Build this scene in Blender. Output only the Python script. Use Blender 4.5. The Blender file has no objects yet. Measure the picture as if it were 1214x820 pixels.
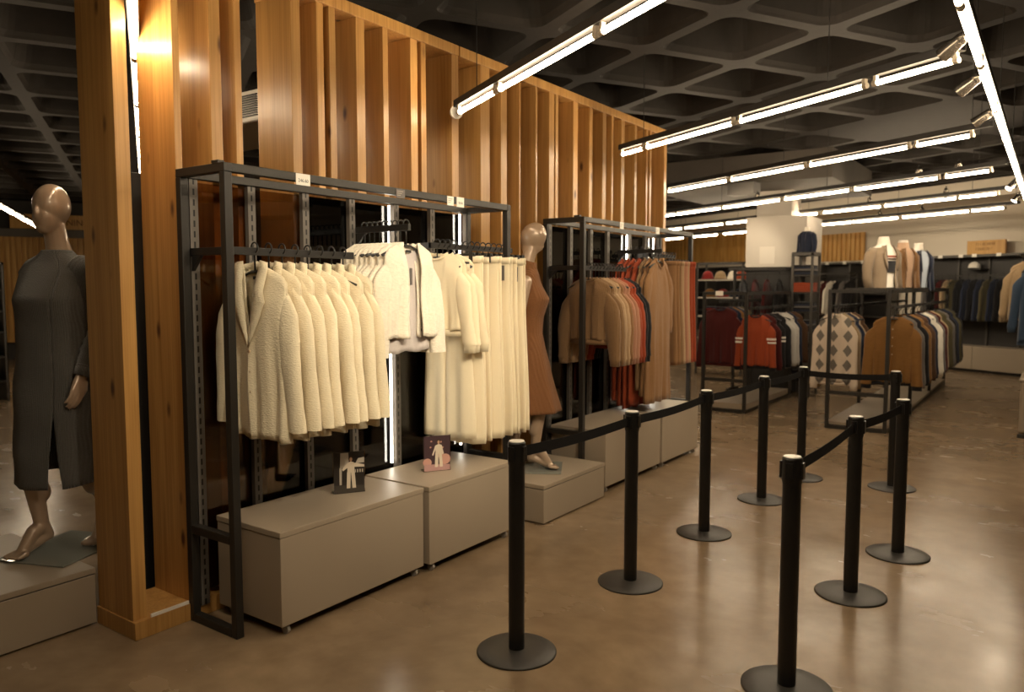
import bpy, bmesh, math, random
from math import sin, cos, pi, radians
from mathutils import Vector, Matrix

S = bpy.context.scene
COL = S.collection
rnd = random.Random(7)

# ------------------------------------------------------------------ camera, world, exposure
PITCH, YAW, CAMZ = 0.0753246, -0.613974, 1.62
cam_d = bpy.data.cameras.new('camera'); cam = bpy.data.objects.new('camera', cam_d); COL.objects.link(cam)
cam_d.sensor_width = 36.0; cam_d.lens = 911.45 / 1214 * 36; cam_d.clip_start = 0.05
_f = Vector((sin(YAW) * cos(PITCH), cos(YAW) * cos(PITCH), -sin(PITCH)))
_r = Vector((cos(YAW), -sin(YAW), 0)); _u = _r.cross(_f)
cam.matrix_world = Matrix(((_r.x, _u.x, -_f.x, 0), (_r.y, _u.y, -_f.y, 0), (_r.z, _u.z, -_f.z, CAMZ), (0, 0, 0, 1)))
cam_d.dof.use_dof = True; cam_d.dof.focus_distance = 4.0; cam_d.dof.aperture_fstop = 2.2
S.camera = cam
W = bpy.data.worlds.new('world'); S.world = W; W.use_nodes = True
W.node_tree.nodes['Background'].inputs[0].default_value = (1.0, 0.8, 0.55, 1)
W.node_tree.nodes['Background'].inputs[1].default_value = 0.03
S.view_settings.view_transform = 'Standard'; S.view_settings.look = 'None'
S.view_settings.exposure = 0.33; S.view_settings.gamma = 1.0; S.view_settings.use_curve_mapping = False
try:
    S.cycles.use_denoising = True; S.cycles.max_bounces = 7; S.cycles.transparent_max_bounces = 12
    S.cycles.caustics_reflective = False; S.cycles.caustics_refractive = False
    S.cycles.sample_clamp_indirect = 4.0
except Exception:
    pass
TUBE = 54.0            # radiance of the fluorescent tubes
LED = 16.0             # radiance of the rack strips
SPOT_W = 40.0          # watts of each track spotlight
LIGHT_COL = (1.0, 0.80, 0.55)

L = Vector((0.8703, -0.4926, 0)); N = Vector((0.4926, 0.8703, 0))     # the direction of the light rows and its normal
def ln(l, n, z=0.0): return L * l + N * n + Vector((0, 0, z))

# ------------------------------------------------------------------ materials
MATS = {}
def new_mat(name):
    m = bpy.data.materials.new(name); m.use_nodes = True
    nt = m.node_tree; b = nt.nodes['Principled BSDF']
    return m, nt, b
def plain(name, col, rough=0.6, metal=0.0, spec=0.5, bump=0.0, bscale=60, var=0.0, coat=0.0):
    if name in MATS: return MATS[name]
    m, nt, b = new_mat(name); N_ = nt.nodes; K = nt.links
    b.inputs['Base Color'].default_value = (*col, 1); b.inputs['Roughness'].default_value = rough
    b.inputs['Metallic'].default_value = metal; b.inputs['Specular IOR Level'].default_value = spec
    b.inputs['Coat Weight'].default_value = coat; b.inputs['Coat Roughness'].default_value = 0.08
    tc = N_.new('ShaderNodeTexCoord'); no = N_.new('ShaderNodeTexNoise'); no.inputs['Scale'].default_value = bscale
    no.inputs['Detail'].default_value = 3
    K.new(tc.outputs['Object'], no.inputs['Vector'])
    if var > 0:
        mx = N_.new('ShaderNodeMix'); mx.data_type = 'RGBA'
        mx.inputs[6].default_value = (*[c * (1 - var) for c in col], 1); mx.inputs[7].default_value = (*[min(1, c * (1 + var)) for c in col], 1)
        K.new(no.outputs['Fac'], mx.inputs[0]); K.new(mx.outputs[2], b.inputs['Base Color'])
    if bump > 0:
        bp = N_.new('ShaderNodeBump'); bp.inputs['Strength'].default_value = bump; bp.inputs['Distance'].default_value = 0.004
        K.new(no.outputs['Fac'], bp.inputs['Height']); K.new(bp.outputs[0], b.inputs['Normal'])
    MATS[name] = m; return m
def fabric(name, col, knit=90, bump=0.5, var=0.12, sheen=0.15, rib=0):
    if name in MATS: return MATS[name]
    m, nt, b = new_mat(name); A = nt.nodes; K = nt.links
    b.inputs['Roughness'].default_value = 0.9; b.inputs['Specular IOR Level'].default_value = 0.15
    b.inputs['Sheen Weight'].default_value = sheen
    tc = A.new('ShaderNodeTexCoord'); no = A.new('ShaderNodeTexNoise'); no.inputs['Scale'].default_value = knit; no.inputs['Detail'].default_value = 2
    mp = A.new('ShaderNodeMapping'); mp.inputs['Scale'].default_value = (0.6, 0.6, 1.6)
    K.new(tc.outputs['Object'], mp.inputs[0]); K.new(mp.outputs[0], no.inputs['Vector'])
    mx = A.new('ShaderNodeMix'); mx.data_type = 'RGBA'
    mx.inputs[6].default_value = (*[c * (1 - var) for c in col], 1); mx.inputs[7].default_value = (*[min(1, c * (1 + var)) for c in col], 1)
    K.new(no.outputs['Fac'], mx.inputs[0]); K.new(mx.outputs[2], b.inputs['Base Color'])
    h = no.outputs['Fac']
    if rib:
        wv = A.new('ShaderNodeTexWave'); wv.wave_type = 'BANDS'; wv.bands_direction = 'X'; wv.inputs['Scale'].default_value = rib
        wv.inputs['Distortion'].default_value = 0.6
        K.new(tc.outputs['Object'], wv.inputs['Vector'])
        ad = A.new('ShaderNodeMath'); ad.operation = 'ADD'; K.new(wv.outputs['Fac'], ad.inputs[0]); K.new(no.outputs['Fac'], ad.inputs[1]); h = ad.outputs[0]
    bp = A.new('ShaderNodeBump'); bp.inputs['Strength'].default_value = bump; bp.inputs['Distance'].default_value = 0.005
    K.new(h, bp.inputs['Height']); K.new(bp.outputs[0], b.inputs['Normal'])
    MATS[name] = m; return m
def wood(name, c1, c2, dark, scale=1.0, knots=True, rough=0.38):
    if name in MATS: return MATS[name]
    m, nt, b = new_mat(name); A = nt.nodes; K = nt.links
    tc = A.new('ShaderNodeTexCoord'); oi = A.new('ShaderNodeObjectInfo')
    sc = A.new('ShaderNodeVectorMath'); sc.operation = 'SCALE'; sc.inputs[0].default_value = (31.7, 17.3, 43.1)
    K.new(oi.outputs['Random'], sc.inputs['Scale'])
    ad = A.new('ShaderNodeVectorMath'); ad.operation = 'ADD'
    K.new(tc.outputs['Object'], ad.inputs[0]); K.new(sc.outputs[0], ad.inputs[1])
    mp = A.new('ShaderNodeMapping'); mp.inputs['Scale'].default_value = (14 * scale, 14 * scale, 0.55 * scale)
    K.new(ad.outputs[0], mp.inputs[0])
    n1 = A.new('ShaderNodeTexNoise'); n1.inputs['Scale'].default_value = 1.6; n1.inputs['Detail'].default_value = 5; n1.inputs['Distortion'].default_value = 0.8
    K.new(mp.outputs[0], n1.inputs['Vector'])
    mp2 = A.new('ShaderNodeMapping'); mp2.inputs['Scale'].default_value = (90 * scale, 90 * scale, 1.2 * scale); K.new(ad.outputs[0], mp2.inputs[0])
    n2 = A.new('ShaderNodeTexNoise'); n2.inputs['Scale'].default_value = 1.2; n2.inputs['Detail'].default_value = 2; K.new(mp2.outputs[0], n2.inputs['Vector'])
    mi = A.new('ShaderNodeMix'); mi.inputs[0].default_value = 0.4
    K.new(n1.outputs['Fac'], mi.inputs[2]); K.new(n2.outputs['Fac'], mi.inputs[3])
    cr = A.new('ShaderNodeValToRGB'); e = cr.color_ramp.elements
    e[0].position = 0.33; e[0].color = (*c1, 1); e[1].position = 0.66; e[1].color = (*c2, 1)
    K.new(mi.outputs[0], cr.inputs['Fac']); out = cr.outputs['Color']
    # board to board tone
    hv = A.new('ShaderNodeHueSaturation'); mr = A.new('ShaderNodeMapRange'); mr.inputs[3].default_value = 0.82; mr.inputs[4].default_value = 1.14
    K.new(oi.outputs['Random'], mr.inputs[0]); K.new(mr.outputs[0], hv.inputs['Value']); K.new(out, hv.inputs['Color']); out = hv.outputs['Color']
    if knots:
        mp3 = A.new('ShaderNodeMapping'); mp3.inputs['Scale'].default_value = (5.5, 5.5, 2.3); K.new(ad.outputs[0], mp3.inputs[0])
        vo = A.new('ShaderNodeTexVoronoi'); vo.inputs['Scale'].default_value = 1.0; K.new(mp3.outputs[0], vo.inputs['Vector'])
        kr = A.new('ShaderNodeValToRGB'); k = kr.color_ramp.elements
        k[0].position = 0.05; k[0].color = (1, 1, 1, 1); k[1].position = 0.13; k[1].color = (0, 0, 0, 1)
        K.new(vo.outputs['Distance'], kr.inputs['Fac'])
        mk = A.new('ShaderNodeMix'); mk.data_type = 'RGBA'; mk.inputs[7].default_value = (*dark, 1)
        K.new(kr.outputs['Color'], mk.inputs[0]); K.new(out, mk.inputs[6]); out = mk.outputs[2]
    K.new(out, b.inputs['Base Color']); b.inputs['Roughness'].default_value = rough; b.inputs['Specular IOR Level'].default_value = 0.45
    bp = A.new('ShaderNodeBump'); bp.inputs['Strength'].default_value = 0.12; bp.inputs['Distance'].default_value = 0.002
    K.new(n2.outputs['Fac'], bp.inputs['Height']); K.new(bp.outputs[0], b.inputs['Normal'])
    MATS[name] = m; return m
def emit(name, col, strength):
    if name in MATS: return MATS[name]
    m = bpy.data.materials.new(name); m.use_nodes = True; nt = m.node_tree; nt.nodes.clear()
    e = nt.nodes.new('ShaderNodeEmission'); o = nt.nodes.new('ShaderNodeOutputMaterial')
    e.inputs[0].default_value = (*col, 1); e.inputs[1].default_value = strength
    nt.links.new(e.outputs[0], o.inputs[0]); MATS[name] = m; return m
def glass(name, tint, gloss=1.0, ior=1.5, rough=0.01):
    if name in MATS: return MATS[name]
    m = bpy.data.materials.new(name); m.use_nodes = True; nt = m.node_tree; nt.nodes.clear(); A = nt.nodes; K = nt.links
    t = A.new('ShaderNodeBsdfTransparent'); t.inputs[0].default_value = (*tint, 1)
    g = A.new('ShaderNodeBsdfGlossy'); g.inputs['Roughness'].default_value = rough; g.inputs[0].default_value = (gloss, gloss, gloss, 1)
    fr = A.new('ShaderNodeFresnel'); fr.inputs[0].default_value = ior
    mx = A.new('ShaderNodeMixShader'); o = A.new('ShaderNodeOutputMaterial')
    K.new(fr.outputs[0], mx.inputs[0]); K.new(t.outputs[0], mx.inputs[1]); K.new(g.outputs[0], mx.inputs[2]); K.new(mx.outputs[0], o.inputs[0])
    MATS[name] = m; return m
def floor_mat():
    m, nt, b = new_mat('polished concrete'); A = nt.nodes; K = nt.links
    tc = A.new('ShaderNodeTexCoord')
    n1 = A.new('ShaderNodeTexNoise'); n1.inputs['Scale'].default_value = 0.9; n1.inputs['Detail'].default_value = 8; n1.inputs['Roughness'].default_value = 0.62; n1.inputs['Distortion'].default_value = 0.6
    n2 = A.new('ShaderNodeTexNoise'); n2.inputs['Scale'].default_value = 7; n2.inputs['Detail'].default_value = 6
    K.new(tc.outputs['Object'], n1.inputs['Vector']); K.new(tc.outputs['Object'], n2.inputs['Vector'])
    mi = A.new('ShaderNodeMix'); mi.inputs[0].default_value = 0.30; K.new(n1.outputs['Fac'], mi.inputs[2]); K.new(n2.outputs['Fac'], mi.inputs[3])
    cr = A.new('ShaderNodeValToRGB'); e = cr.color_ramp.elements
    e[0].position = 0.34; e[0].color = (0.165, 0.112, 0.064, 1); e[1].position = 0.68; e[1].color = (0.315, 0.224, 0.138, 1)
    K.new(mi.outputs[0], cr.inputs['Fac']); K.new(cr.outputs['Color'], b.inputs['Base Color'])
    # worn polish: patches and fine scratches
    mp = A.new('ShaderNodeMapping'); mp.inputs['Scale'].default_value = (1.2, 2.2, 1); mp.inputs['Rotation'].default_value = (0, 0, 0.6); K.new(tc.outputs['Object'], mp.inputs[0])
    n3 = A.new('ShaderNodeTexNoise'); n3.inputs['Scale'].default_value = 1.4; n3.inputs['Detail'].default_value = 5; K.new(mp.outputs[0], n3.inputs['Vector'])
    mr = A.new('ShaderNodeMapRange'); mr.inputs[1].default_value = 0.3; mr.inputs[2].default_value = 0.7; mr.inputs[3].default_value = 0.17; mr.inputs[4].default_value = 0.30
    K.new(n3.outputs['Fac'], mr.inputs[0]); K.new(mr.outputs[0], b.inputs['Roughness'])
    n4 = A.new('ShaderNodeTexNoise'); n4.inputs['Scale'].default_value = 1.6; n4.inputs['Detail'].default_value = 2; K.new(tc.outputs['Object'], n4.inputs['Vector'])
    bp = A.new('ShaderNodeBump'); bp.inputs['Strength'].default_value = 0.02; bp.inputs['Distance'].default_value = 0.012
    K.new(n4.outputs['Fac'], bp.inputs['Height']); K.new(bp.outputs[0], b.inputs['Normal'])
    b.inputs['Specular IOR Level'].default_value = 0.5
    return m
def slotted():
    m, nt, b = new_mat('slotted steel'); A = nt.nodes; K = nt.links
    tc = A.new('ShaderNodeTexCoord'); sp = A.new('ShaderNodeSeparateXYZ'); K.new(tc.outputs['Object'], sp.inputs[0])
    def M(op, a, c=None):
        n = A.new('ShaderNodeMath'); n.operation = op
        if isinstance(a, (int, float)): n.inputs[0].default_value = a
        else: K.new(a, n.inputs[0])
        if c is not None:
            if isinstance(c, (int, float)): n.inputs[1].default_value = c
            else: K.new(c, n.inputs[1])
        return n.outputs[0]
    fz = M('FRACT', M('DIVIDE', sp.outputs['Z'], 0.05)); zz = M('LESS_THAN', M('ABSOLUTE', M('SUBTRACT', fz, 0.5)), 0.3)
    yy = M('LESS_THAN', M('ABSOLUTE', sp.outputs['Y']), 0.005)
    f = M('MULTIPLY', zz, yy)
    mx = A.new('ShaderNodeMix'); mx.data_type = 'RGBA'; mx.inputs[6].default_value = (0.13, 0.115, 0.10, 1); mx.inputs[7].default_value = (0.004, 0.004, 0.004, 1)
    K.new(f, mx.inputs[0]); K.new(mx.outputs[2], b.inputs['Base Color']); b.inputs['Roughness'].default_value = 0.45; b.inputs['Metallic'].default_value = 0.2
    return m
def argyle():
    m, nt, b = new_mat('argyle knit'); A = nt.nodes; K = nt.links
    tc = A.new('ShaderNodeTexCoord'); sp = A.new('ShaderNodeSeparateXYZ'); K.new(tc.outputs['Object'], sp.inputs[0])
    def M(op, a, c=None):
        n = A.new('ShaderNodeMath'); n.operation = op
        for i, v in enumerate((a, c)):
            if v is None: continue
            if isinstance(v, (int, float)): n.inputs[i].default_value = v
            else: K.new(v, n.inputs[i])
        return n.outputs[0]
    fx = M('ABSOLUTE', M('SUBTRACT', M('FRACT', M('ADD', M('DIVIDE', sp.outputs['X'], 0.155), 0.5)), 0.5))
    fz = M('ABSOLUTE', M('SUBTRACT', M('FRACT', M('DIVIDE', sp.outputs['Z'], 0.17)), 0.5))
    d = M('LESS_THAN', M('ADD', M('MULTIPLY', fx, 1.25), fz), 0.42)
    inb = M('LESS_THAN', M('ABSOLUTE', sp.outputs['X']), 0.20)
    f = M('MULTIPLY', d, inb)
    mx = A.new('ShaderNodeMix'); mx.data_type = 'RGBA'; mx.inputs[6].default_value = (0.56, 0.46, 0.36, 1); mx.inputs[7].default_value = (0.15, 0.13, 0.11, 1)
    K.new(f, mx.inputs[0]); K.new(mx.outputs[2], b.inputs['Base Color']); b.inputs['Roughness'].default_value = 0.9
    return m
def slat_mat(name, c1, c2, pitch, axis):
    m, nt, b = new_mat(name); A = nt.nodes; K = nt.links
    tc = A.new('ShaderNodeTexCoord'); n1 = A.new('ShaderNodeTexNoise'); n1.inputs['Scale'].default_value = 3
    mp = A.new('ShaderNodeMapping'); mp.inputs['Scale'].default_value = (6, 6, 0.4); K.new(tc.outputs['Object'], mp.inputs[0]); K.new(mp.outputs[0], n1.inputs['Vector'])
    cr = A.new('ShaderNodeValToRGB'); e = cr.color_ramp.elements; e[0].position = 0.35; e[0].color = (*c1, 1); e[1].position = 0.65; e[1].color = (*c2, 1)
    K.new(n1.outputs['Fac'], cr.inputs['Fac']); K.new(cr.outputs['Color'], b.inputs['Base Color']); b.inputs['Roughness'].default_value = 0.45
    return m

BLACK = plain('black steel', (0.022, 0.020, 0.018), 0.42, 0.3, bump=0.05, bscale=250)
RACKM = plain('rack steel', (0.024, 0.021, 0.0175), 0.42, 0.25, bump=0.05, bscale=250)
BLACKP = plain('black plastic', (0.012, 0.011, 0.010), 0.35)
STANM = plain('stanchion black', (0.010, 0.0095, 0.009), 0.32, 0.1)
BASEM = plain('stanchion base', (0.045, 0.041, 0.037), 0.42, 0.2, bump=0.08, bscale=300)
BELTM = fabric('belt webbing', (0.012, 0.011, 0.011), 400, 0.2, sheen=0)
CAPM = plain('cap painted highlight', (0.80, 0.76, 0.68), 0.45, 0.0)  # pale matte colour stands in for the reflection on the post tops
GREY = plain('grey laminate', (0.325, 0.262, 0.192), 0.42, var=0.05, bscale=3, bump=0.02)
GREYD = plain('laminate seam', (0.10, 0.085, 0.07), 0.6)
WHITE = plain('white paint', (0.78, 0.72, 0.64), 0.6, var=0.03, bscale=2)
WALLM = plain('beige wall paint', (0.66, 0.585, 0.475), 0.7, var=0.05, bscale=0.7)
CEIL = plain('dark concrete', (0.0165, 0.0122, 0.0085), 0.8, bump=0.4, bscale=14, var=0.3)
CHROME = plain('chrome', (0.72, 0.68, 0.62), 0.15, 1.0)
SOCKET = plain('lamp socket', (0.55, 0.47, 0.36), 0.4, 0.2)
TRAY = plain('black tray', (0.030, 0.027, 0.024), 0.5, 0.3)
PAPER = plain('white label card', (0.82, 0.77, 0.68), 0.6)
INK = plain('black ink', (0.02, 0.02, 0.02), 0.7)
TAGG = plain('grey swing tag', (0.13, 0.115, 0.105), 0.6)
WOOD = wood('pine boards', (0.37, 0.18, 0.048), (0.57, 0.315, 0.098), (0.10, 0.035, 0.012))
WOODS = slat_mat('far pine slats', (0.52, 0.27, 0.065), (0.68, 0.40, 0.12), 0.1, 'x')
SIGNW = wood('sign wood', (0.50, 0.25, 0.06), (0.66, 0.38, 0.11), (0.2, 0.1, 0.03), 1.0, False)
SIGNT = plain('engraved letters', (0.16, 0.075, 0.025), 0.7)
SMOKE = glass('bronze tinted glass', (0.70, 0.57, 0.43), 0.9, 1.55)
CLEAR = glass('clear glass', (0.80, 0.88, 0.84), 1.0, 1.5)
ACRY = glass('clear acrylic', (0.95, 0.95, 0.95), 1.0, 1.45)
TUBEM = emit('lit tube', LIGHT_COL, TUBE)
LEDM = emit('lit strip', (1.0, 0.90, 0.74), LED)
SPOTM = emit('lit lens', (1.0, 0.88, 0.68), 20)
SLOT = slotted(); ARG = argyle(); FLOORM = floor_mat()
SKIN = plain('champagne lacquer', (0.40, 0.285, 0.195), 0.28, 0.15, coat=0.7)
CREAM = fabric('cream boucle', (0.80, 0.70, 0.50), 130, 0.7, 0.08)
CREAM2 = fabric('cream twill', (0.82, 0.71, 0.50), 260, 0.3, 0.05)
FLUFF = fabric('white fluffy knit', (0.82, 0.74, 0.60), 75, 1.0, 0.12, 0.4)
LINING = fabric('lilac grey lining', (0.56, 0.50, 0.47), 200, 0.2)
CHARC = fabric('charcoal knit', (0.072, 0.066, 0.058), 150, 0.5, 0.3, 0.3, rib=45)
RUST = fabric('rust brown knit', (0.175, 0.076, 0.030), 120, 0.5, 0.15, 0.05, rib=18)
def fab(name, col, **k): return fabric(name, col, **k)
TAN = fab('tan knit', (0.225, 0.130, 0.062), rib=30); CAMEL = fab('camel knit', (0.24, 0.124, 0.052), rib=25)
BEIGE = fab('beige knit', (0.38, 0.25, 0.14)); PINK = fab('blush knit', (0.36, 0.175, 0.105)); RED = fab('brick red knit', (0.28, 0.050, 0.018))
BLK = fab('black knit', (0.012, 0.011, 0.012)); MAROON = fab('maroon knit', (0.060, 0.009, 0.008)); NAVY = fab('navy cloth', (0.018, 0.022, 0.040))
ORANGE = fab('burnt orange knit', (0.27, 0.048, 0.016)); STONE = fab('stone grey knit', (0.42, 0.39, 0.35)); BROWN = fab('dark brown cloth', (0.07, 0.035, 0.018))
MUST = fab('mustard suede', (0.19, 0.092, 0.026), knit=30, bump=0.3); TAUPE = fab('taupe wool', (0.20, 0.145, 0.095)); OLIVE = fab('olive cloth', (0.075, 0.062, 0.032))
GREYF = fab('mid grey cloth', (0.14, 0.125, 0.115)); SAND = fab('sand cloth', (0.30, 0.21, 0.12)); OFFW = fab('off white cotton', (0.72, 0.66, 0.56))
DENIM = fab('blue denim', (0.030, 0.050, 0.085), knit=300, bump=0.3); CHECKR = fab('red cotton', (0.22, 0.02, 0.018))
STRIPE = plain('white stripe', (0.75, 0.68, 0.58), 0.9)

# ------------------------------------------------------------------ mesh helpers
class MB:
    def __init__(s): s.v = []; s.f = []; s.m = []; s.cur = 0
    def add(s, vs, fs):
        o = len(s.v); s.v += [tuple(p) for p in vs]
        for f in fs: s.f.append(tuple(i + o for i in f)); s.m.append(s.cur)
        return s
    def box(s, x0, x1, y0, y1, z0, z1):
        return s.add([(x0, y0, z0), (x1, y0, z0), (x1, y1, z0), (x0, y1, z0), (x0, y0, z1), (x1, y0, z1), (x1, y1, z1), (x0, y1, z1)],
                     [(0, 3, 2, 1), (4, 5, 6, 7), (0, 1, 5, 4), (1, 2, 6, 5), (2, 3, 7, 6), (3, 0, 4, 7)])
    def obox(s, o, a, b, c):
        """box with corner o and edge vectors a, b, c (right handed)"""
        o = Vector(o); a = Vector(a); b = Vector(b); c = Vector(c)
        return s.add([o, o + a, o + a + b, o + b, o + c, o + a + c, o + a + b + c, o + b + c],
                     [(0, 3, 2, 1), (4, 5, 6, 7), (0, 1, 5, 4), (1, 2, 6, 5), (2, 3, 7, 6), (3, 0, 4, 7)])
    def loft(s, rings, cap0=True, cap1=True, closed=True):
        n = len(rings[0]); vs = [p for r in rings for p in r]; fs = []
        for i in range(len(rings) - 1):
            for j in range(n if closed else n - 1):
                k = (j + 1) % n
                fs.append((i * n + j, i * n + k, (i + 1) * n + k, (i + 1) * n + j))
        if cap0: fs.append(tuple(range(n))[::-1])
        if cap1: fs.append(tuple((len(rings) - 1) * n + j for j in range(n)))
        return s.add(vs, fs)
    def tube(s, pts, rad, n=10, caps=True):
        pts = [Vector(p) for p in pts]; rings = []
        if not isinstance(rad, (list, tuple)): rad = [rad] * len(pts)
        prev = None
        for i, p in enumerate(pts):
            t = (pts[min(i + 1, len(pts) - 1)] - pts[max(i - 1, 0)]).normalized()
            if prev is None:
                a = t.orthogonal().normalized()
            else:
                a = (prev - t * prev.dot(t)).normalized()
            prev = a; b = t.cross(a)
            r = rad[i]; ra, rb = r if isinstance(r, tuple) else (r, r)
            rings.append([p + a * cos(2 * pi * k / n) * ra + b * sin(2 * pi * k / n) * rb for k in range(n)])
        return s.loft(rings, caps, caps)
    def lathe(s, prof, c=(0, 0, 0), n=32):
        rings = [[(c[0] + r * cos(2 * pi * k / n), c[1] + r * sin(2 * pi * k / n), c[2] + z) for k in range(n)] for r, z in prof]
        return s.loft(rings, prof[0][0] > 1e-6, prof[-1][0] > 1e-6)
    def ball(s, c, r, n=16, m=10, rot=None):
        rx, ry, rz = r if isinstance(r, tuple) else (r, r, r); c = Vector(c); rings = []
        for i in range(m + 1):
            t = pi * i / m; t = min(max(t, 0.02), pi - 0.02)
            ring = []
            for k in range(n):
                q = Vector((rx * sin(t) * cos(2 * pi * k / n), ry * sin(t) * sin(2 * pi * k / n), -rz * cos(t)))
                if rot: q = rot @ q
                ring.append(c + q)
            rings.append(ring)
        return s.loft(rings)
    def mesh(s, name, mats, smooth=False, off=Vector()):
        me = bpy.data.meshes.new(name)
        me.from_pydata([Vector(p) - off for p in s.v], [], s.f)
        for m in (mats if isinstance(mats, (list, tuple)) else [mats]): me.materials.append(m)
        me.polygons.foreach_set('material_index', s.m)
        if smooth: me.polygons.foreach_set('use_smooth', [True] * len(s.f))
        bm = bmesh.new(); bm.from_mesh(me); bmesh.ops.recalc_face_normals(bm, faces=bm.faces); bm.to_mesh(me); bm.free()
        me.update(); return me

def wloc(o):
    p = Vector(); 
    while o: p += o.location; o = o.parent
    return p
def obj(name, mb, mat, parent=None, smooth=False, bev=0.0, me=None, origin=None, label=None):
    if me is None: me = mb.mesh(name, mat, smooth, Vector(origin) if origin is not None else (wloc(parent) if parent else Vector()))
    o = bpy.data.objects.new(name, me); COL.objects.link(o)
    if parent: o.parent = parent
    if origin is not None: o.location = Vector(origin) - (wloc(parent) if parent else Vector())
    if bev > 0:
        b = o.modifiers.new('edge', 'BEVEL'); b.width = bev; b.segments = 2; b.limit_method = 'ANGLE'
    if label: o['label'] = label
    return o
def tag(o, label, cat, group=None):
    o['label'] = label; o['category'] = cat
    if group: o['group'] = group
    return o
def thing(name, label, cat, loc=(0, 0, 0), rz=0, group=None):
    o = bpy.data.objects.new(name, None); COL.objects.link(o); o.empty_display_size = 0.1
    o.location = loc; o.rotation_euler = (0, 0, rz); return tag(o, label, cat, group)
def struct(name, mb, mat, smooth=False, bev=0):
    o = obj(name, mb, mat, None, smooth, bev); o['kind'] = 'structure'; return o
def dup(root, loc, rz, label, group=None):
    r = root.copy(); COL.objects.link(r); r.location = loc; r.rotation_euler = (0, 0, rz); r['label'] = label
    if group: r['group'] = group
    for ch in list(root.children):
        c = ch.copy(); COL.objects.link(c); c.parent = r
        for g in list(ch.children):
            d = g.copy(); COL.objects.link(d); d.parent = c
    return r
ORD = ['first', 'second', 'third', 'fourth', 'fifth', 'sixth', 'seventh', 'eighth', 'ninth', 'tenth', 'eleventh', 'twelfth', 'thirteenth', 'fourteenth', 'fifteenth', 'sixteenth']
def text(name, body, size, loc, rot, mat, parent=None, align='CENTER', extrude=0.001):
    c = bpy.data.curves.new(name, 'FONT'); c.body = body; c.size = size; c.align_x = align; c.align_y = 'CENTER'; c.extrude = extrude
    tmp = bpy.data.objects.new(name, c); COL.objects.link(tmp); bpy.context.view_layer.update()
    me = bpy.data.meshes.new_from_object(tmp.evaluated_get(bpy.context.evaluated_depsgraph_get())); bpy.data.objects.remove(tmp); bpy.data.curves.remove(c)
    me.name = name; me.materials.clear(); me.materials.append(mat); o = bpy.data.objects.new(name, me); COL.objects.link(o)
    o.rotation_euler = rot; o.location = Vector(loc) - (wloc(parent) if parent else Vector())
    if parent: o.parent = parent
    return o

# ------------------------------------------------------------------ the setting
CZ = 3.57
def lnbox(mb, l0, l1, n0, n1, z0, z1):
    return mb.obox(ln(l0, n0, z0), L * (l1 - l0), N * (n1 - n0), Vector((0, 0, z1 - z0)))
struct('floor', lnbox(MB(), -20.5, 8, -8, 14.8, -0.1, 0), FLOORM)
struct('wall_back', lnbox(MB(), -20.6, 8.1, 14.8, 14.9, 0, CZ), WALLM)
struct('wall_left', lnbox(MB(), -20.6, -20.5, -8.1, 14.8, 0, CZ), plain('dark wall paint', (0.05, 0.045, 0.04), 0.8))
struct('wall_right', lnbox(MB(), 8, 8.1, -8.1, 14.8, 0, CZ), WALLM)
struct('wall_front', lnbox(MB(), -20.6, 8.1, -8.1, -8, 0, CZ), WALLM)
def rrect(l0, l1, n0, n1, r, z, k=4):
    pts = []
    for cx, cy, a0 in ((l1 - r, n1 - r, 0), (l0 + r, n1 - r, 90), (l0 + r, n0 + r, 180), (l1 - r, n0 + r, 270)):
        for i in range(k + 1):
            a = radians(a0 + 90 * i / k); pts.append(ln(cx + r * cos(a), cy + r * sin(a), z))
    return pts
FILLED = {(8, 9), (8, 8), (9, 9), (9, 8)}
def ceiling():
    mb = MB(); s = 0.97; l0, n0 = -5.38 - 16 * s, 3.77 - 13 * s
    for i in range(0, 30):
        for j in range(0, 25):
            a, b = l0 + i * s, n0 + j * s
            if a < -20.9 or a > 7.5 or b > 14.3: continue
            if (-6.95 < a + s / 2 < -5.2 and 7.7 < b + s / 2 < 9.3):
                lnbox(mb, a, a + s, b, b + s, CZ, CZ + 0.3); continue
            K = 4; n = 4 * (K + 1)
            outer = []
            cs = [ln(a + s, b + s, CZ), ln(a, b + s, CZ), ln(a, b, CZ), ln(a + s, b, CZ)]
            for c in cs: outer += [c] * (K + 1)
            g = 0.058; R0 = rrect(a + g, a + s - g, b + g, b + s - g, 0.12, CZ, K)
            g = 0.066; R1 = rrect(a + g, a + s - g, b + g, b + s - g, 0.12, CZ + 0.02, K)
            g = 0.088; R1b = rrect(a + g, a + s - g, b + g, b + s - g, 0.12, CZ + 0.05, K)
            g = 0.155; R2 = rrect(a + g, a + s - g, b + g, b + s - g, 0.10, CZ + 0.40, K)
            mb.loft([outer, R0, R1, R1b, R2], False, True)
    return mb
struct('ceiling', ceiling(), CEIL)
struct('trim_1', lnbox(MB(), -20.5, 8, 13.7, 14.8, 3.26, CZ), WALLM)                       # soffit along the back wall
sl = MB(); sl.box(-5.4, -2.6, 11.4, 14.2, 3.16, CZ); struct('trim_2', sl, plain('grey concrete', (0.06, 0.049, 0.038), 0.8, var=0.2, bscale=3))  # drop panel over the pillar
pm = MB(); pm.box(-3.985, -3.44, 12.5, 13.05, 2.72, 3.16); pm.box(-4.085, -3.148, 12.3, 13.24, 1.95, 2.735); 
struct('pillar', pm, plain('pillar paint', (0.46, 0.41, 0.345), 0.6, var=0.03, bscale=2), bev=0.004)
pm = MB(); pm.box(-4.075, -3.158, 12.31, 13.23, 0, 1.949); struct('trim_4', pm, plain('dark pillar cladding', (0.02, 0.018, 0.016), 0.4))
pn = MB(); pn.box(-3.86, -3.62, 12.292, 12.299, 2.0, 2.27)
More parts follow.
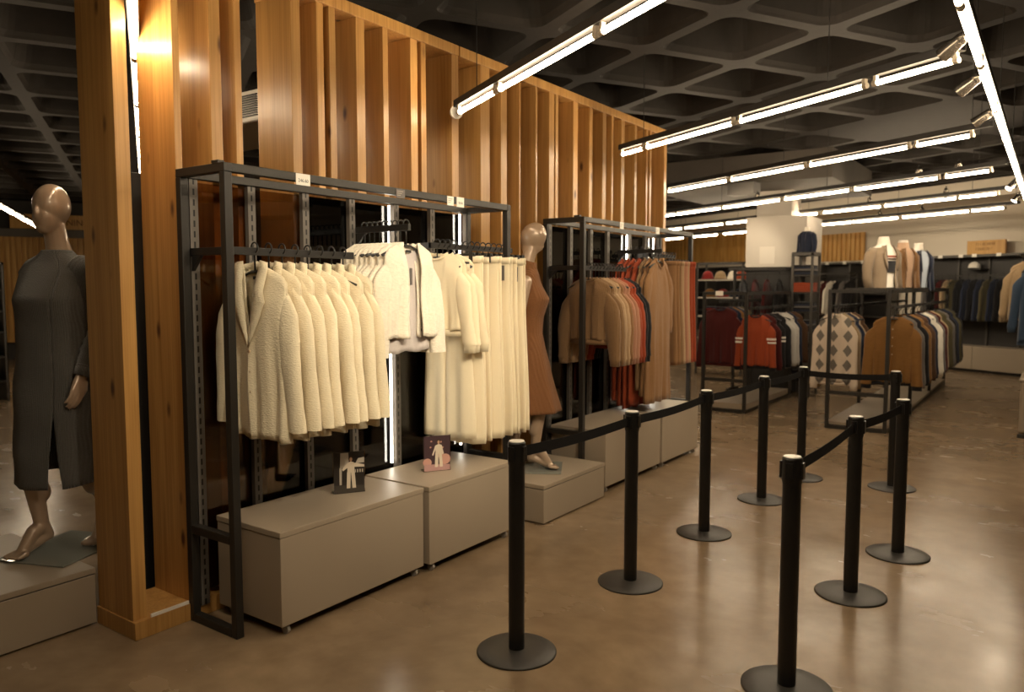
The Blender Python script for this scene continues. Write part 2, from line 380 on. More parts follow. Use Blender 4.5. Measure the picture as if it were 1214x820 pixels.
tag(obj('notice_sheet', pn, plain('notice paper', (0.55, 0.50, 0.425), 0.6)), 'white notice sheet on the front of the pale pillar', 'notice')
def slats(l0, l1, z0, z1, n, pitch):
    mb = MB(); lnbox(mb, l0, l1, n - 0.03, n, z0, z1); k = int((l1 - l0) / pitch)
    for i in range(k):
        a = l0 + (i + 0.18) * pitch; lnbox(mb, a, a + pitch * 0.62, n - 0.06, n - 0.03, z0, z1)
    return mb
tag(obj('slat_panel', slats(-20.3, -16.3, 2.3, 3.14, 14.75, 0.17), WOODS), 'long pine slat panel high on the back wall beside the pillar', 'wall panel')
tag(obj('slat_panel', slats(-15.0, -12.45, 2.25, 2.885, 14.75, 0.13), WOODS), 'short pine slat panel on the back wall behind the suit jackets', 'wall panel')
pm = MB(); lnbox(pm, -20.44, -20.4, -7, 10, 0.4, 2.76)
k = 0
n_ = -7.0
while n_ < 10: lnbox(pm, -20.4, -20.36, n_, n_ + 0.07, 0.4, 2.76); n_ += 0.11
tag(obj('slat_panel', pm, WOODS), 'tall pine slat panel across the far room behind the grey-dressed mannequin', 'wall panel')
struct('trim_3', lnbox(MB(), -20.5, -20.3, -7, 10, 2.76, 2.93), plain('grey beam', (0.16, 0.145, 0.125), 0.6))
rs = MB(); rs.box(-0.02, 0.02, -1.1, 1.1, -0.16, 0.16)
def lrot(): return math.atan2(L.y, L.x)
sg = thing('wood_sign', 'long pine sign lettered RUNNING hung above the far slat panel', 'sign', ln(-20.25, -1.6, 3.10), lrot())
o = obj('board', None, None, sg, me=rs.mesh('board', SIGNW))
t = text('lettering', 'RUNNING', 0.19, (0, 0, 0), (pi / 2, 0, pi / 2), SIGNT, sg); t.location = (0.022, 0.02, -0.01)
for y in (-0.9, 0.9):
    hb = MB(); hb.tube([(0, y, 0.16), (0, y, 0.47)], 0.006, 6); obj('hanging_rod', None, None, sg, me=hb.mesh('hanging_rod', BLACK))

# ------------------------------------------------------------------ slatted pine partitions
def partition(name, label, boards, y0, y1, xf, ztop, depth=0.30, first_thick=None, base_x=None):
    t = thing(name, label, 'partition', (xf - 0.15, (y0 + y1) / 2, 0))
    for (a, b) in boards:
        bd = MB(); bd.box(xf - depth, xf, a, b, 0.085, ztop - 0.07); obj('board', bd, WOOD, t, bev=0.003)
    c = MB(); c.box(xf - depth - 0.01, xf + 0.004, y0, y1, ztop - 0.07, ztop); obj('top_beam', c, WOOD, t, bev=0.003)
    c = MB(); c.box(xf - depth - 0.01, (base_x or xf + 0.004), y0, y1, 0, 0.085); obj('base_beam', c, WOOD, t, bev=0.003)
    return t
P0 = partition('slatted_partition', 'free-standing group of wide pine posts beside the grey-dressed mannequin', [(1.806, 1.873), (2.09, 2.126), (2.285, 2.348), (2.425, 2.465)], 1.80, 2.475, -3.411, 3.29, 0.31, base_x=-3.385)
w = MB(); w.box(-3.394, -3.386, 1.88, 2.072, 0.085, 0.10); obj('edge_strip', w, WHITE, P0, label='thin white strip on the base beam')
partition('slatted_partition', 'pine slat partition rising behind the rack of cream clothes',
          [(2.812, 2.876), (2.991, 3.041), (3.082, 3.130), (3.290, 3.359), (3.513, 3.558), (3.762, 3.827), (3.861, 3.911), (4.175, 4.249)], 2.812, 4.25, -3.45, 3.29)
partition('slatted_partition', 'pine slat partition rising behind the rack of tan and red knitwear',
          [(4.50, 4.611), (4.751, 4.828), (4.991, 5.012), (5.223, 5.250), (5.425, 5.503), (5.524, 5.567), (5.812, 5.890), (6.092, 6.150), (6.339, 6.407), (6.515, 6.55), (6.711, 6.778), (6.998, 7.045), (7.262, 7.296), (7.345, 7.386), (7.696, 7.762)], 4.262, 7.765, -3.45, 3.29)
def back_display(y0, y1, label):
    t = thing('partition_board', label, 'display panel', (-3.9, (y0 + y1) / 2, 0))
    b = MB(); b.box(-3.86, -3.82, y0, y1, 0, 2.2); obj('panel', b, plain('black board', (0.012, 0.011, 0.010), 0.5), t, bev=0.003)
    b = MB(); b.box(-3.863, -3.817, y0 - 0.002, y1 + 0.002, 0, 0.05); obj('foot', b, BLACK, t)
    return t
back_display(1.99, 4.24, 'black display panel standing behind the wide pine posts')
back_display(4.29, 7.7, 'black display panel standing behind the longer pine partition')
pb = MB(); pb.box(-4.55, -3.90, 2.25, 3.0, 0.0, 0.50); tag(obj('display_plinth', pb, GREY, bev=0.004), 'grey plinth glimpsed through the gap between the pine posts', 'plinth')

# ------------------------------------------------------------------ ceiling lights
def cap_lathe(mb, p, d, r, ln_):
    mb.tube([Vector(p), Vector(p) + Vector(d) * ln_], r, 12)
def light_row(label, origin, d, segs, s0, s1, zt=2.79, wires=True, cap=None):
    """a black tray along d from s0 to s1 with lit tubes over the stretches segs"""
    d = Vector(d); t = thing('linear_light', label, 'ceiling light', Vector(origin) + d * (0.5 * (s0 + s1)) + Vector((0, 0, zt)), 0, 'rows of tube lights')
    o = Vector(origin) + Vector((0, 0, zt)); sd = Vector((-d.y, d.x, 0))
    m = MB(); h = Vector((0, 0, 1))
    m.obox(o + d * s0 - sd * 0.021 + h * 0.040, d * (s1 - s0), sd * 0.042, h * 0.004)
    m.obox(o + d * s0 - sd * 0.023 + h * 0.040, d * (s1 - s0), sd * 0.002, h * 0.045)
    m.obox(o + d * s0 + sd * 0.021 + h * 0.040, d * (s1 - s0), sd * 0.002, h * 0.045)
    obj('tray', m, TRAY, t)
    for a, b in segs:
        m = MB(); m.tube([o + d * a, o + d * b], 0.0145, 12); obj('fluorescent_tube', m, TUBEM, t, smooth=True)
        for e, q in ((a, -1), (b, 1)):
            m = MB(); m.tube([o + d * e, o + d * (e + 0.03 * q)], 0.017, 12); m.obox(o + d * (e + 0.012 * q) - d * 0.01 - sd * 0.012, d * 0.02, sd * 0.024, h * 0.041)
            obj('lamp_socket', m, SOCKET, t)
    if wires:
        x = s0 + 0.35
        while x < s1:
            m = MB(); m.tube([o + d * x + h * 0.08, Vector((o + d * x).xy.to_3d()) + Vector((0, 0, CZ + 0.02))], 0.003, 6); obj('hanging_wire', m, BLACK, t)
            x += 1.94
    return t
def segs(start, end, first=1.03, gap=0.075):
    out = []; a = start
    while a < end - 0.2: out.append((a, min(a + first, end))); a += first + gap
    return out
light_row('tube light row overhead ending between the wide pine posts', N * -0.02, L, [(-8.80, -7.80), (-7.72, -6.70), (-6.62, -5.60), (-5.52, -4.50), (-4.42, -3.40), (-3.32, -2.30), (-2.22, -1.2), (-1.1, -0.55)], -8.86, -0.5)
light_row('tube light row far behind the grey-dressed mannequin', N * -1.89, L, [(-17.9, -16.9), (-16.8, -15.8), (-15.7, -14.7), (-14.6, -13.6), (-13.5, -12.5), (-12.4, -11.4), (-11.3, -10.3), (-10.2, -9.2)], -18, -9.1)
R1 = light_row('tube light row meeting the partition behind the cream clothes', N * 1.92, L, [(-4.87, -4.30), (-4.22, -3.16), (-3.08, -2.05), (-1.97, -1.64)], -4.93, -1.58)
m = MB(); p = ln(-4.93, 1.92, 2.80); m.tube([p, p - L * 0.03], [0.045, 0.04], 20); m.tube([p - L * 0.03, p - L * 0.045], [0.018, 0.018], 14)
obj('end_cap', m, plain('white plastic', (0.75, 0.70, 0.62), 0.4), R1, smooth=False, label='round white end cap with dark socket')
light_row('tube light row meeting the partition behind the tan knitwear', N * 3.81, L, [(-5.78, -5.48), (-5.41, -4.38), (-4.29, -3.27), (-3.17, -2.71)], -5.82, -2.66)
light_row('tube light row crossing just past the end of the pine partition', N * 5.77, L, [(-10.0, -8.98), (-8.88, -7.82), (-7.73, -6.70), (-6.62, -5.60), (-5.52, -4.48), (-4.39, -3.94)], -10.1, -3.78)
light_row('tube light row in front of the white pillar top', N * 7.67, L, [(-11.2, -10.1), (-10.05, -9.03), (-8.96, -7.85), (-7.75, -6.73), (-6.64, -5.58), (-5.48, -5.02)], -11.3, -4.85)
light_row('tube light row passing behind the white pillar', N * 9.59, L, [(-14.5, -13.45), (-13.4, -12.42), (-12.31, -11.22), (-11.1, -10.1), (-10.02, -9.01), (-8.88, -7.85), (-7.77, -6.70), (-6.65, -6.17)], -14.6, -5.95)
light_row('tube light row nearest the back wall', N * 11.4, L, [(-17, -16), (-15.9, -14.7), (-14.5, -13.5), (-13.3, -12.2), (-12.0, -11.0), (-10.92, -9.92), (-9.9, -8.98), (-8.89, -7.75), (-7.70, -7.22)], -17.1, -7.0)
RT = light_row('long tube light row running along the open side of the shop', Vector((-0.375, 0, 0)), Vector((0, 1, 0)), [(0.4, 1.45), (1.55, 2.6), (2.7, 3.72), (3.8, 4.78), (4.86, 6.03), (6.10, 7.40), (7.46, 8.60), (8.68, 9.8), (9.9, 11.0), (11.1, 12.3)], 0.3, 12.6)
def spot_light(label, p, aim, lit=True, watts=None, size=0.9, arm=None):
    p = Vector(p); aim = Vector(aim); d = (aim - p).normalized()
    t = thing('track_spotlight', label, 'spotlight', p, 0, 'track spotlights')
    m = MB(); m.tube([p + d * 0.0, p + d * 0.11], [0.032, 0.040], 16, False); m.tube([p - d * 0.05, p], [0.02, 0.034], 16)
    obj('housing', m, plain('spot housing', (0.30, 0.27, 0.23), 0.25, 0.9), t, smooth=True)
    m = MB(); m.tube([p + d * 0.102, p + d * 0.106], 0.035, 16); obj('lens', m, SPOTM if lit else CHROME, t)
    m = MB(); m.tube([p - d * 0.02, p + Vector((0, 0, -0.01 if arm else 0.05)), p + Vector((arm or 0.0, 0, -0.012 if arm else 0.07))], 0.008, 8); obj('bracket', m, BLACK, t)
    if lit:
        ld = bpy.data.lights.new('spot_beam', 'SPOT'); ld.energy = watts or SPOT_W; ld.color = (1, 0.86, 0.64); ld.spot_size = size; ld.spot_blend = 0.7; ld.shadow_soft_size = 0.05
        lo = bpy.data.objects.new('spot_beam', ld); COL.objects.link(lo); lo.parent = t; lo.location = d * 0.16
        lo.rotation_euler = d.to_track_quat('-Z', 'Y').to_euler()
    return t
xs = -0.445
spot_light('track spotlight nearest the top of the picture beside the long tube row', (xs, 4.55, 2.865), (-3.0, 5.8, 1.2), True, arm=0.05)
spot_light('track spotlight second along the long tube row, glass rim dark', (xs, 5.45, 2.865), (-3.0, 6.6, 1.3), True, arm=0.05)
spot_light('track spotlight third along the long tube row', (xs, 6.56, 2.865), (-3.0, 7.0, 1.3), True, arm=0.05)
spot_light('small track spotlight fourth along the long tube row', (xs, 10.9, 2.865), (-1.6, 10, 1.2), True, arm=0.05)
spot_light('small track spotlight at the far end of the long tube row', (xs, 12.4, 2.865), (-1.6, 12, 1.2), True, arm=0.05)
spot_light('track spotlight above the queue posts aimed at the cream blazers', (xs, 1.5, 2.865), (-3.05, 2.6, 1.3), True, 95, 0.8, arm=0.05)
spot_light('track spotlight above the queue posts aimed at the white cardigans', (xs, 2.2, 2.865), (-3.0, 3.3, 1.35), True, 105, 0.8, arm=0.05)
spot_light('track spotlight above the queue posts aimed at the cream trousers', (xs, 2.9, 2.865), (-3.05, 4.1, 1.2), True, 105, 0.8, arm=0.05)
for i, (l_, n_, aim) in enumerate([(-8.35, 7.74, (-4.6, 13.5, 1.2)), (-5.86, 7.74, (-1.7, 10.2, 1.7)), (-5.4, 7.74, (-1.5, 11.2, 1.7)), (-8.1, 9.66, (-2.0, 13.5, 1.2)), (-6.9, 9.66, (-1.3, 14, 1.2)), (-8.6, 11.47, (-1.5, 17.3, 1.6)), (-9.4, 11.47, (-2, 17.3, 1.8))]):
    spot_light(['small spotlight on the tube row before the pillar top', 'small spotlight on the fourth tube row above the first suit jacket', 'small spotlight on the fourth tube row close to its end', 'small lit spotlight on the tube row behind the pillar', 'small lit spotlight near the end of the tube row behind the pillar', 'small spotlight at the end of the tube row nearest the back wall', 'small spotlight midway on the tube row nearest the back wall'][i],
               ln(l_, n_, 2.90), aim, True, 45, 1.0)
ac = thing('air_conditioner', 'pale ceiling air conditioner seen between the pine posts and partition', 'air conditioner', (-4.9, 3.6, 2.72))
m = MB(); m.box(-5.6, -4.3, 3.3, 4.0, 2.74, 2.95); obj('casing', m, plain('ac casing', (0.42, 0.38, 0.33), 0.5), ac, bev=0.02)
m = MB()
for i in range(10): m.box(-5.5, -4.4, 3.285, 3.30, 2.77 + i * 0.015, 2.777 + i * 0.015)
for i in range(20): m.box(-4.3, -4.285, 3.34 + i * 0.031, 3.352 + i * 0.031, 2.77, 2.92)
obj('grille', m, BLACK, ac)
for x in (-5.5, -4.4):
    for y in (3.4, 3.9): m = MB(); m.tube([(x, y, 2.95), (x, y, CZ + 0.03)], 0.006, 6); obj('hanging_rod', m, BLACK, ac)
m = MB(); m.box(-4.02, -3.62, 11.2, 11.5, 2.98, 3.16); tag(obj('ceiling_speaker', m, plain('speaker grey', (0.10, 0.09, 0.08), 0.6), bev=0.01), 'dark box fixed to the ceiling above the pillar top', 'speaker')

# ------------------------------------------------------------------ wall racks
def wall_rack(label, y0, y1, ups, leds, rails, tags):
    xf, xb, H = -3.016, -3.397, 2.175; t = thing('clothes_rack', label, 'clothes rack', ((xf + xb) / 2, (y0 + y1) / 2, 0)); w = 0.04
    for y in (y0, y1 - w):
        for x in (xf - w, xb):
            m = MB(); m.box(x, x + w, y, y + w, 0, H - w); obj('upright', m, RACKM, t, bev=0.003)
        m = MB(); m.box(xb, xf, y, y + w, H - w, H); obj('top_tube', m, RACKM, t, bev=0.003)
        m = MB(); m.box(xb + w, xf - w, y, y + w, 0, w); obj('bottom_tube', m, RACKM, t, bev=0.003)
        m = MB(); m.box(xb + w, xf - w, y, y + w, 0.44, 0.48); obj('cross_bar', m, RACKM, t, bev=0.003)
    m = MB(); m.box(xf - w, xf, y0 + w, y1 - w, H - w, H); obj('front_beam', m, RACKM, t, bev=0.003)
    m = MB(); m.box(xb, xb + w, y0 + w, y1 - w, H - w, H); obj('rear_beam', m, RACKM, t, bev=0.003)
    m = MB(); m.box(xf - 0.09, xf - w, y0 - 0.003, y0 + 0.03, H, H + 0.012); obj('bracket', m, RACKM, t)
    for y in ups:
        m = MB(); m.box(xb + 0.002, xb + 0.03, y - 0.022, y + 0.022, 0.06, H - w); obj('slotted_upright', m, SLOT, t, origin=(xb, y, 0))
    m = MB(); m.box(xb - 0.012, xb - 0.006, y0 + 0.02, y1 - 0.02, 0.12, H - 0.05); obj('glass_panel', m, SMOKE, t, label='bronze tinted glass back')
    for y in leds:
        m = MB(); m.box(xb + 0.016, xb + 0.024, y - 0.006, y + 0.006, 0.52, H - 0.05); obj('light_strip', m, LEDM, t, label='lit white light strip')
    for pts in rails:
        m = MB()
        for a, b in zip(pts[:-1], pts[1:]):
            a = Vector(a); b = Vector(b); d = (b - a).normalized(); sd = Vector((-d.y, d.x, 0)) * 0.011
            m.obox(a - sd - d * 0.011 - Vector((0, 0, 0.018)), b - a + d * 0.022, sd * 2, (0, 0, 0.036))
        a = Vector(pts[0]); d = (Vector(pts[1]) - a).normalized(); sd = Vector((-d.y, d.x, 0)) * 0.01
        m.add([a - sd + Vector((0, 0, -0.018)), a + sd + Vector((0, 0, -0.018)), a - sd + d * 0.07 + Vector((0, 0, -0.018)), a + sd + d * 0.07 + Vector((0, 0, -0.018)), a - sd + Vector((0, 0, -0.09)), a + sd + Vector((0, 0, -0.09))],
              [(0, 2, 3, 1), (0, 1, 5, 4), (2, 4, 5, 3), (0, 4, 2), (1, 3, 5)])
        obj('hang_rail', m, BLACK, t, bev=0.002)
    for i, (y, wd, ht, txt, pmat) in enumerate(tags):
        m = MB(); m.box(xf, xf + 0.003, y, y + wd, H - 0.03 - ht / 2, H - 0.03 + ht / 2); o = obj('price_tag', m, pmat, t)
        if txt:
            lt = text('price_figures', txt, wd * 0.27, (xf + 0.0035, y + wd / 2, H - 0.036), (pi / 2, 0, pi / 2), INK, t, extrude=0.0002)
        else:
            m = MB()
            for k in range(3): m.box(xf + 0.003, xf + 0.0036, y + 0.008, y + wd * (0.8 - 0.15 * k), H - 0.02 - k * 0.011, H - 0.016 - k * 0.011)
            obj('printed_lines', m, plain('faded print', (0.35, 0.31, 0.26), 0.7), t)
    return t
RK1 = wall_rack('black steel wall rack holding the cream and white clothes', 2.077, 4.265, [2.15, 2.474, 2.822, 3.162, 3.53, 3.87, 4.24],
          [3.475, 4.165], [[(-3.36, 2.135, 1.79), (-3.07, 2.135, 1.79), (-3.07, 2.87, 1.79)], [(-3.36, 3.195, 1.957), (-2.96, 3.195, 1.957)], [(-3.36, 3.66, 1.885), (-3.2, 3.66, 1.885), (-3.2, 4.52, 1.885)]],
          [(2.47, 0.085, 0.055, '246.60', PAPER), (3.16, 0.07, 0.05, None, TAGG), (3.60, 0.06, 0.055, None, PAPER), (3.69, 0.07, 0.06, '58.00', PAPER)])
RK2 = wall_rack('black steel wall rack holding the tan and red knitwear', 5.25, 7.465, [5.32, 5.652, 6.0, 6.314, 6.76, 7.1, 7.43],
          [6.70, 7.30], [[(-3.36, 5.30, 1.78), (-3.09, 5.30, 1.78), (-3.09, 6.10, 1.78)], [(-3.36, 6.50, 1.955), (-2.93, 6.50, 1.955)], [(-3.36, 6.86, 1.935), (-3.2, 6.86, 1.935), (-3.2, 7.42, 1.935)]],
          [(5.85, 0.07, 0.055, None, PAPER), (6.56, 0.08, 0.06, None, PAPER)])

# ------------------------------------------------------------------ plinths
def plinth(label, x0, x1, y0, y1, z0, z1, casters=True, lip=0.028, seam=False):
    t = thing('display_plinth', label, 'plinth', ((x0 + x1) / 2, (y0 + y1) / 2, 0))
    m = MB(); m.box(x0 + 0.003, x1 - 0.003, y0 + 0.003, y1 - 0.003, z0, z1 - lip - (0.006 if seam else 0.001)); obj('body', m, GREY, t, bev=0.003)
    m = MB(); m.box(x0, x1, y0, y1, z1 - lip, z1); obj('top_panel', m, GREY, t, bev=0.003)
    if seam:
        m = MB(); m.box(x0 + 0.006, x1 - 0.006, y0 + 0.006, y1 - 0.006, z1 - lip - 0.006, z1 - lip); obj('seam', m, GREYD, t)
    if casters:
        for x in (x0 + 0.05, x1 - 0.035):
            for y in (y0 + 0.05, y1 - 0.05):
                m = MB(); m.tube([(x, y - 0.008, 0.0225), (x, y + 0.008, 0.0225)], 0.0225, 14); m.box(x - 0.012, x + 0.012, y - 0.012, y + 0.012, 0.03, z0); obj('caster', m, plain('grey caster', (0.30, 0.27, 0.23), 0.4), t)
    else:
        m = MB(); m.box(x0 + 0.03, x1 - 0.03, y0 + 0.03, y1 - 0.03, 0, z0); obj('base', m, GREYD, t)
    return t
plinth('grey wheeled plinth under the cream blazers, white-suit photo on black at its end', -3.345, -2.855, 2.205, 3.19, 0.05, 0.50)
plinth('grey wheeled plinth under the cream trousers, pink photo card on top', -3.345, -2.835, 3.213, 4.03, 0.05, 0.50)
plinth('low grey plinth under the brown-dressed mannequin', -3.42, -2.79, 4.335, 5.205, 0.01, 0.275, False, seam=True)
plinth('grey wheeled plinth under the tan sweaters', -3.345, -2.835, 5.30, 6.335, 0.05, 0.50)
plinth('grey wheeled plinth under the tan and pink trousers', -3.345, -2.825, 6.352, 7.20, 0.05, 0.50)
plinth('low grey plinth under the grey-dressed mannequin', -4.62, -3.715, 0.95, 1.795, 0.01, 0.28, False, seam=True)

# ------------------------------------------------------------------ photo cards
def card(label, p, ang, wd, ht, dark, suit, pink):
    t = thing('photo_card', label, 'photo card', p, ang)
    m = MB(); m.box(-wd / 2 - 0.004, wd / 2 + 0.004, -0.006, 0.006, 0, ht + 0.006); obj('acrylic_holder', None, None, t, me=m.mesh('acrylic_holder', ACRY))
    m = MB(); m.box(-wd / 2 - 0.004, wd / 2 + 0.004, 0.0, 0.06, 0, 0.004); obj('foot', None, None, t, me=m.mesh('foot', ACRY))
    pm = [plain('print backdrop %d' % pink, dark, 0.35), plain('print suit', suit, 0.4), plain('print skin', (0.45, 0.27, 0.17), 0.4), plain('print accent %d' % pink, (0.50, 0.27, 0.21) if pink else (0.42, 0.37, 0.30), 0.4),
          plain('print hair', (0.05, 0.025, 0.012), 0.5), plain('print ground %d' % pink, (0.42, 0.24, 0.22) if pink else (0.045, 0.036, 0.028), 0.4)]
    m = MB(); z = -0.0075
    def poly(i, pts, dz=0):
        m.cur = i; m.add([((x) * wd, -0.007 - 0.0003 * i - dz, y * ht + 0.003) for x, y in pts], [tuple(range(len(pts)))])
    m.cur = 0; m.box(-wd / 2, wd / 2, -0.0072, -0.0062, 0.003, ht + 0.003)
    poly(5, [(-.5, 0), (.5, 0), (.5, .16), (-.5, .2)])
    if pink:
        for cx, cy, r in ((-.38, .25, .17), (.3, .32, .22), (.12, .45, .12)): poly(3, [(cx + r * cos(a * pi / 8), cy + r * .7 * sin(a * pi / 8)) for a in range(16)], .0001)
        for cx, cy in ((-.22, .85), (-.25, .68), (.15, .82), (.22, .66)): poly(3, [(cx + .035 * cos(a * pi / 4), cy + .025 * sin(a * pi / 4)) for a in range(8)], .0001)
    else:
        poly(3, [(-.3, .62), (0, .62), (-.02, .98), (-.28, .98)], .0001); poly(3, [(-.32, .2), (-.25, .2), (-.24, .62), (-.32, .62)], .0001); poly(3, [(.2, .7), (.5, .72), (.5, .85), (.3, .83)], .0001)
        for k in range(4): poly(3, [(.18 + .08 * k, .48), (.22 + .08 * k, .48), (.22 + .08 * k, .56), (.18 + .08 * k, .56)], .0001)
    poly(4, [(.06 + .065 * cos(a * pi / 8) * 1.2, .83 + .075 * sin(a * pi / 8)) for a in range(16)], .0003)
    m.cur = 2; m.add([((.06 + .045 * cos(a * pi / 8)) * wd, -.0088, (.83 + .05 * sin(a * pi / 8)) * ht) for a in range(16)], [tuple(range(16))])
    def suitp(pts): m.cur = 1; m.add([(x * wd, -.0086, y * ht) for x, y in pts], [tuple(range(len(pts)))])
    suitp([(-.06, .74), (.06, .78), (.18, .74), (.17, .5), (-.06, .5)]); suitp([(-.07, .52), (.05, .52), (.03, .12), (-.09, .12)]); suitp([(.06, .52), (.18, .52), (.22, .12), (.10, .12)])
    if pink: suitp([(-.07, .74), (-.02, .7), (-.15, .45), (-.2, .47)]); suitp([(.18, .74), (.26, .5), (.2, .47), (.14, .6)])
    else: suitp([(.16, .74), (.5, .68), (.5, .62), (.14, .64)]); suitp([(-.06, .74), (-.24, .6), (-.2, .55), (-.03, .64)])
    obj('print', None, None, t, me=m.mesh('print', pm)); return t
card('photo card of a person in white suit before dark backdrop, standing on near plinth end', (-3.117, 2.873, 0.501), radians(57.5), 0.165, 0.225, (0.020, 0.015, 0.012), (0.62, 0.52, 0.40), 0)
card('photo card of a person in white suit with pink cushions, on the second plinth', (-3.057, 3.536, 0.501), radians(57.5), 0.165, 0.215, (0.055, 0.030, 0.035), (0.66, 0.56, 0.45), 1)

# ------------------------------------------------------------------ queue posts
def stanchion(label, x, y):
    t = thing('queue_post', label, 'queue post', (x, y, 0), 0, 'black belt queue posts')
    return t
def post_parts(t, hd):
    p = MB(); p.lathe([(0.178, 0), (0.178, 0.006), (0.172, 0.010), (0.10, 0.016), (0.045, 0.020), (0, 0.020)], n=48); obj('base', None, None, t, me=p.mesh('base', BASEM, True))
    p = MB(); p.lathe([(0, 0.018), (0.036, 0.018), (0.036, 0.85), (0, 0.85)], n=28); obj('pole', None, None, t, me=p.mesh('pole', STANM, False))
    p = MB(); p.lathe([(0, 0.848), (0.038, 0.848), (0.0395, 0.862), (0.0395, 0.945), (0.036, 0.951), (0, 0.951)], n=28)
    for a in (hd, hd + 90, hd + 180, hd + 270):
        c, s_ = cos(radians(a)), sin(radians(a)); q = Vector((c, s_, 0)); r = Vector((-s_, c, 0))
        p.obox(q * 0.034 - r * 0.014 + Vector((0, 0, 0.868)), q * 0.012, r * 0.028, (0, 0, 0.064))
    obj('belt_head', None, None, t, me=p.mesh('belt_head', STANM, False))
    p = MB(); p.lathe([(0, 0.950), (0.034, 0.950), (0.033, 0.9545), (0, 0.9555)], n=28); obj('cap', None, None, t, me=p.mesh('cap', CAPM, False), label='top cap coloured pale for its highlight')
SP = [(-1.899, 2.73), (-1.849, 3.756), (-1.835, 4.812), (-1.776, 5.843), (-1.715, 6.724), (-1.019, 6.805), (-0.717, 5.098), (-0.82, 4.28), (-0.824, 3.104)]
SL = ['black queue post nearest the cream trousers, its base big in the foreground', 'second black queue post from the front in the row beside the racks', 'middle black queue post of the row beside the racks', 'fourth black queue post from the front in the row beside the racks',
      'last black queue post of the row beside the racks, where the belt turns', 'black queue post at the far corner in front of the mustard jacket', 'black queue post third from the front in the open-side row', 'second black queue post in the open-side row, belts on both sides', 'nearest black queue post, base cut by the bottom of the picture']
posts = []
for i, ((x, y), lb) in enumerate(zip(SP, SL)):
    if i == 0: t = stanchion(lb, x, y); post_parts(t, 90)
    else: t = dup(posts[0], (x, y, 0), 0, lb)
    posts.append(t)
def belt(i, j, z=0.90):
    a = Vector((*SP[i], z)); b = Vector((*SP[j], z)); d = (b - a).normalized(); sd = Vector((-d.y, d.x, 0)); m = MB()
    a2 = a + d * 0.044; b2 = b - d * 0.044; K = 8
    def sag(u): return Vector((0, 0, -0.012 * sin(pi * u)))
    r = []
    for k in range(K + 1):
        c = a2.lerp(b2, k / K) + sag(k / K); h = Vector((0, 0, 0.024)); r.append([c - sd * 0.0012 - h, c + sd * 0.0012 - h, c + sd * 0.0012 + h, c - sd * 0.0012 + h])
    m.loft(r)
    m.obox(b2 - d * 0.012 - sd * 0.005 - Vector((0, 0, 0.027)), d * 0.016, sd * 0.01, (0, 0, 0.054))
    obj('belt', m, BELTM, posts[i])
for i, j in ((0, 1), (1, 2), (2, 3), (3, 4), (4, 5), (7, 6), (8, 7)): belt(i, j)

# ------------------------------------------------------------------ mannequins
def voxel(o, size, smooth=6):
    r = o.modifiers.new('skin', 'REMESH'); r.mode = 'VOXEL'; r.voxel_size = size; r.use_smooth_shade = True
    s_ = o.modifiers.new('soft', 'SMOOTH'); s_.factor = 0.5; s_.iterations = smooth
def limb(m, pts, rad, n=14):
    """overlapping tapered links with balls at the joints, merged later into one skin"""
    for i in range(len(pts) - 1):
        m.tube([pts[i], pts[i + 1]], [rad[i], rad[i + 1]], n)
    for p, r in zip(pts, rad): m.ball(p, r if not isinstance(r, tuple) else max(r), 14, 8)
def foot(m, ankle, d, heel_h, scale=1.0):
    """a bare foot on tiptoe: ankle joint, direction d (horizontal), sole from heel to toes"""
    a = Vector(ankle); d = Vector(d).normalized(); sd = Vector((-d.y, d.x, 0)); g = a.z - 0.075 - heel_h
    heel = a - d * 0.03 + Vector((0, 0, -0.055)); ball_ = Vector((a.x, a.y, g + 0.022)) + d * 0.115; inst = a + d * 0.05 + Vector((0, 0, -0.02))
    limb(m, [a, heel], [0.036, 0.030]); limb(m, [a, inst, ball_], [0.036, 0.034, 0.026]); limb(m, [heel, ball_], [0.028, 0.025])
    for k in range(5):
        s_ = (k - 2) * 0.0155; ln_ = (0.052, 0.058, 0.054, 0.047, 0.038)[k]; r = 0.0125 if k == 0 else 0.0095
        b = ball_ + sd * s_ * 1.15 + d * 0.004; b.z = g + 0.018; e = b + d * ln_; e.z = g + r
        limb(m, [b, e], [0.016, r], 10)
def hand(m, wrist, d, palm_n, thumb_side, L_=0.19):
    """palm with four bent fingers and a thumb; d = pointing direction, palm_n = palm normal"""
    w_ = Vector(wrist); d = Vector(d).normalized(); nrm = Vector(palm_n); nrm = (nrm - d * nrm.dot(d)).normalized(); sd = d.cross(nrm).normalized() * thumb_side
    pal = w_ + d * 0.085
    for k in range(4):
        s_ = (k - 1.5) * 0.0195; base = pal + sd * (-s_); limb(m, [w_ + d * 0.01 + sd * (-s_ * 0.6), base], [0.016, 0.0125], 10)
        fl = (0.078, 0.088, 0.082, 0.064)[k]; c1 = base + (d * 0.9 + nrm * 0.16).normalized() * fl * 0.45; c2 = c1 + (d * 0.8 + nrm * 0.45).normalized() * fl * 0.32; c3 = c2 + (d * 0.65 + nrm * 0.7).normalized() * fl * 0.25
        limb(m, [base, c1, c2, c3], [0.0105, 0.0092, 0.0085, 0.007], 10)
    tb = w_ + d * 0.03 + sd * 0.028; t1 = tb + (d * 0.75 + sd * 0.55 + nrm * 0.25).normalized() * 0.04; t2 = t1 + (d * 0.95 + nrm * 0.25).normalized() * 0.03
    limb(m, [w_ + d * 0.01 + sd * 0.01, tb, t1, t2], [0.018, 0.015, 0.011, 0.008], 10)
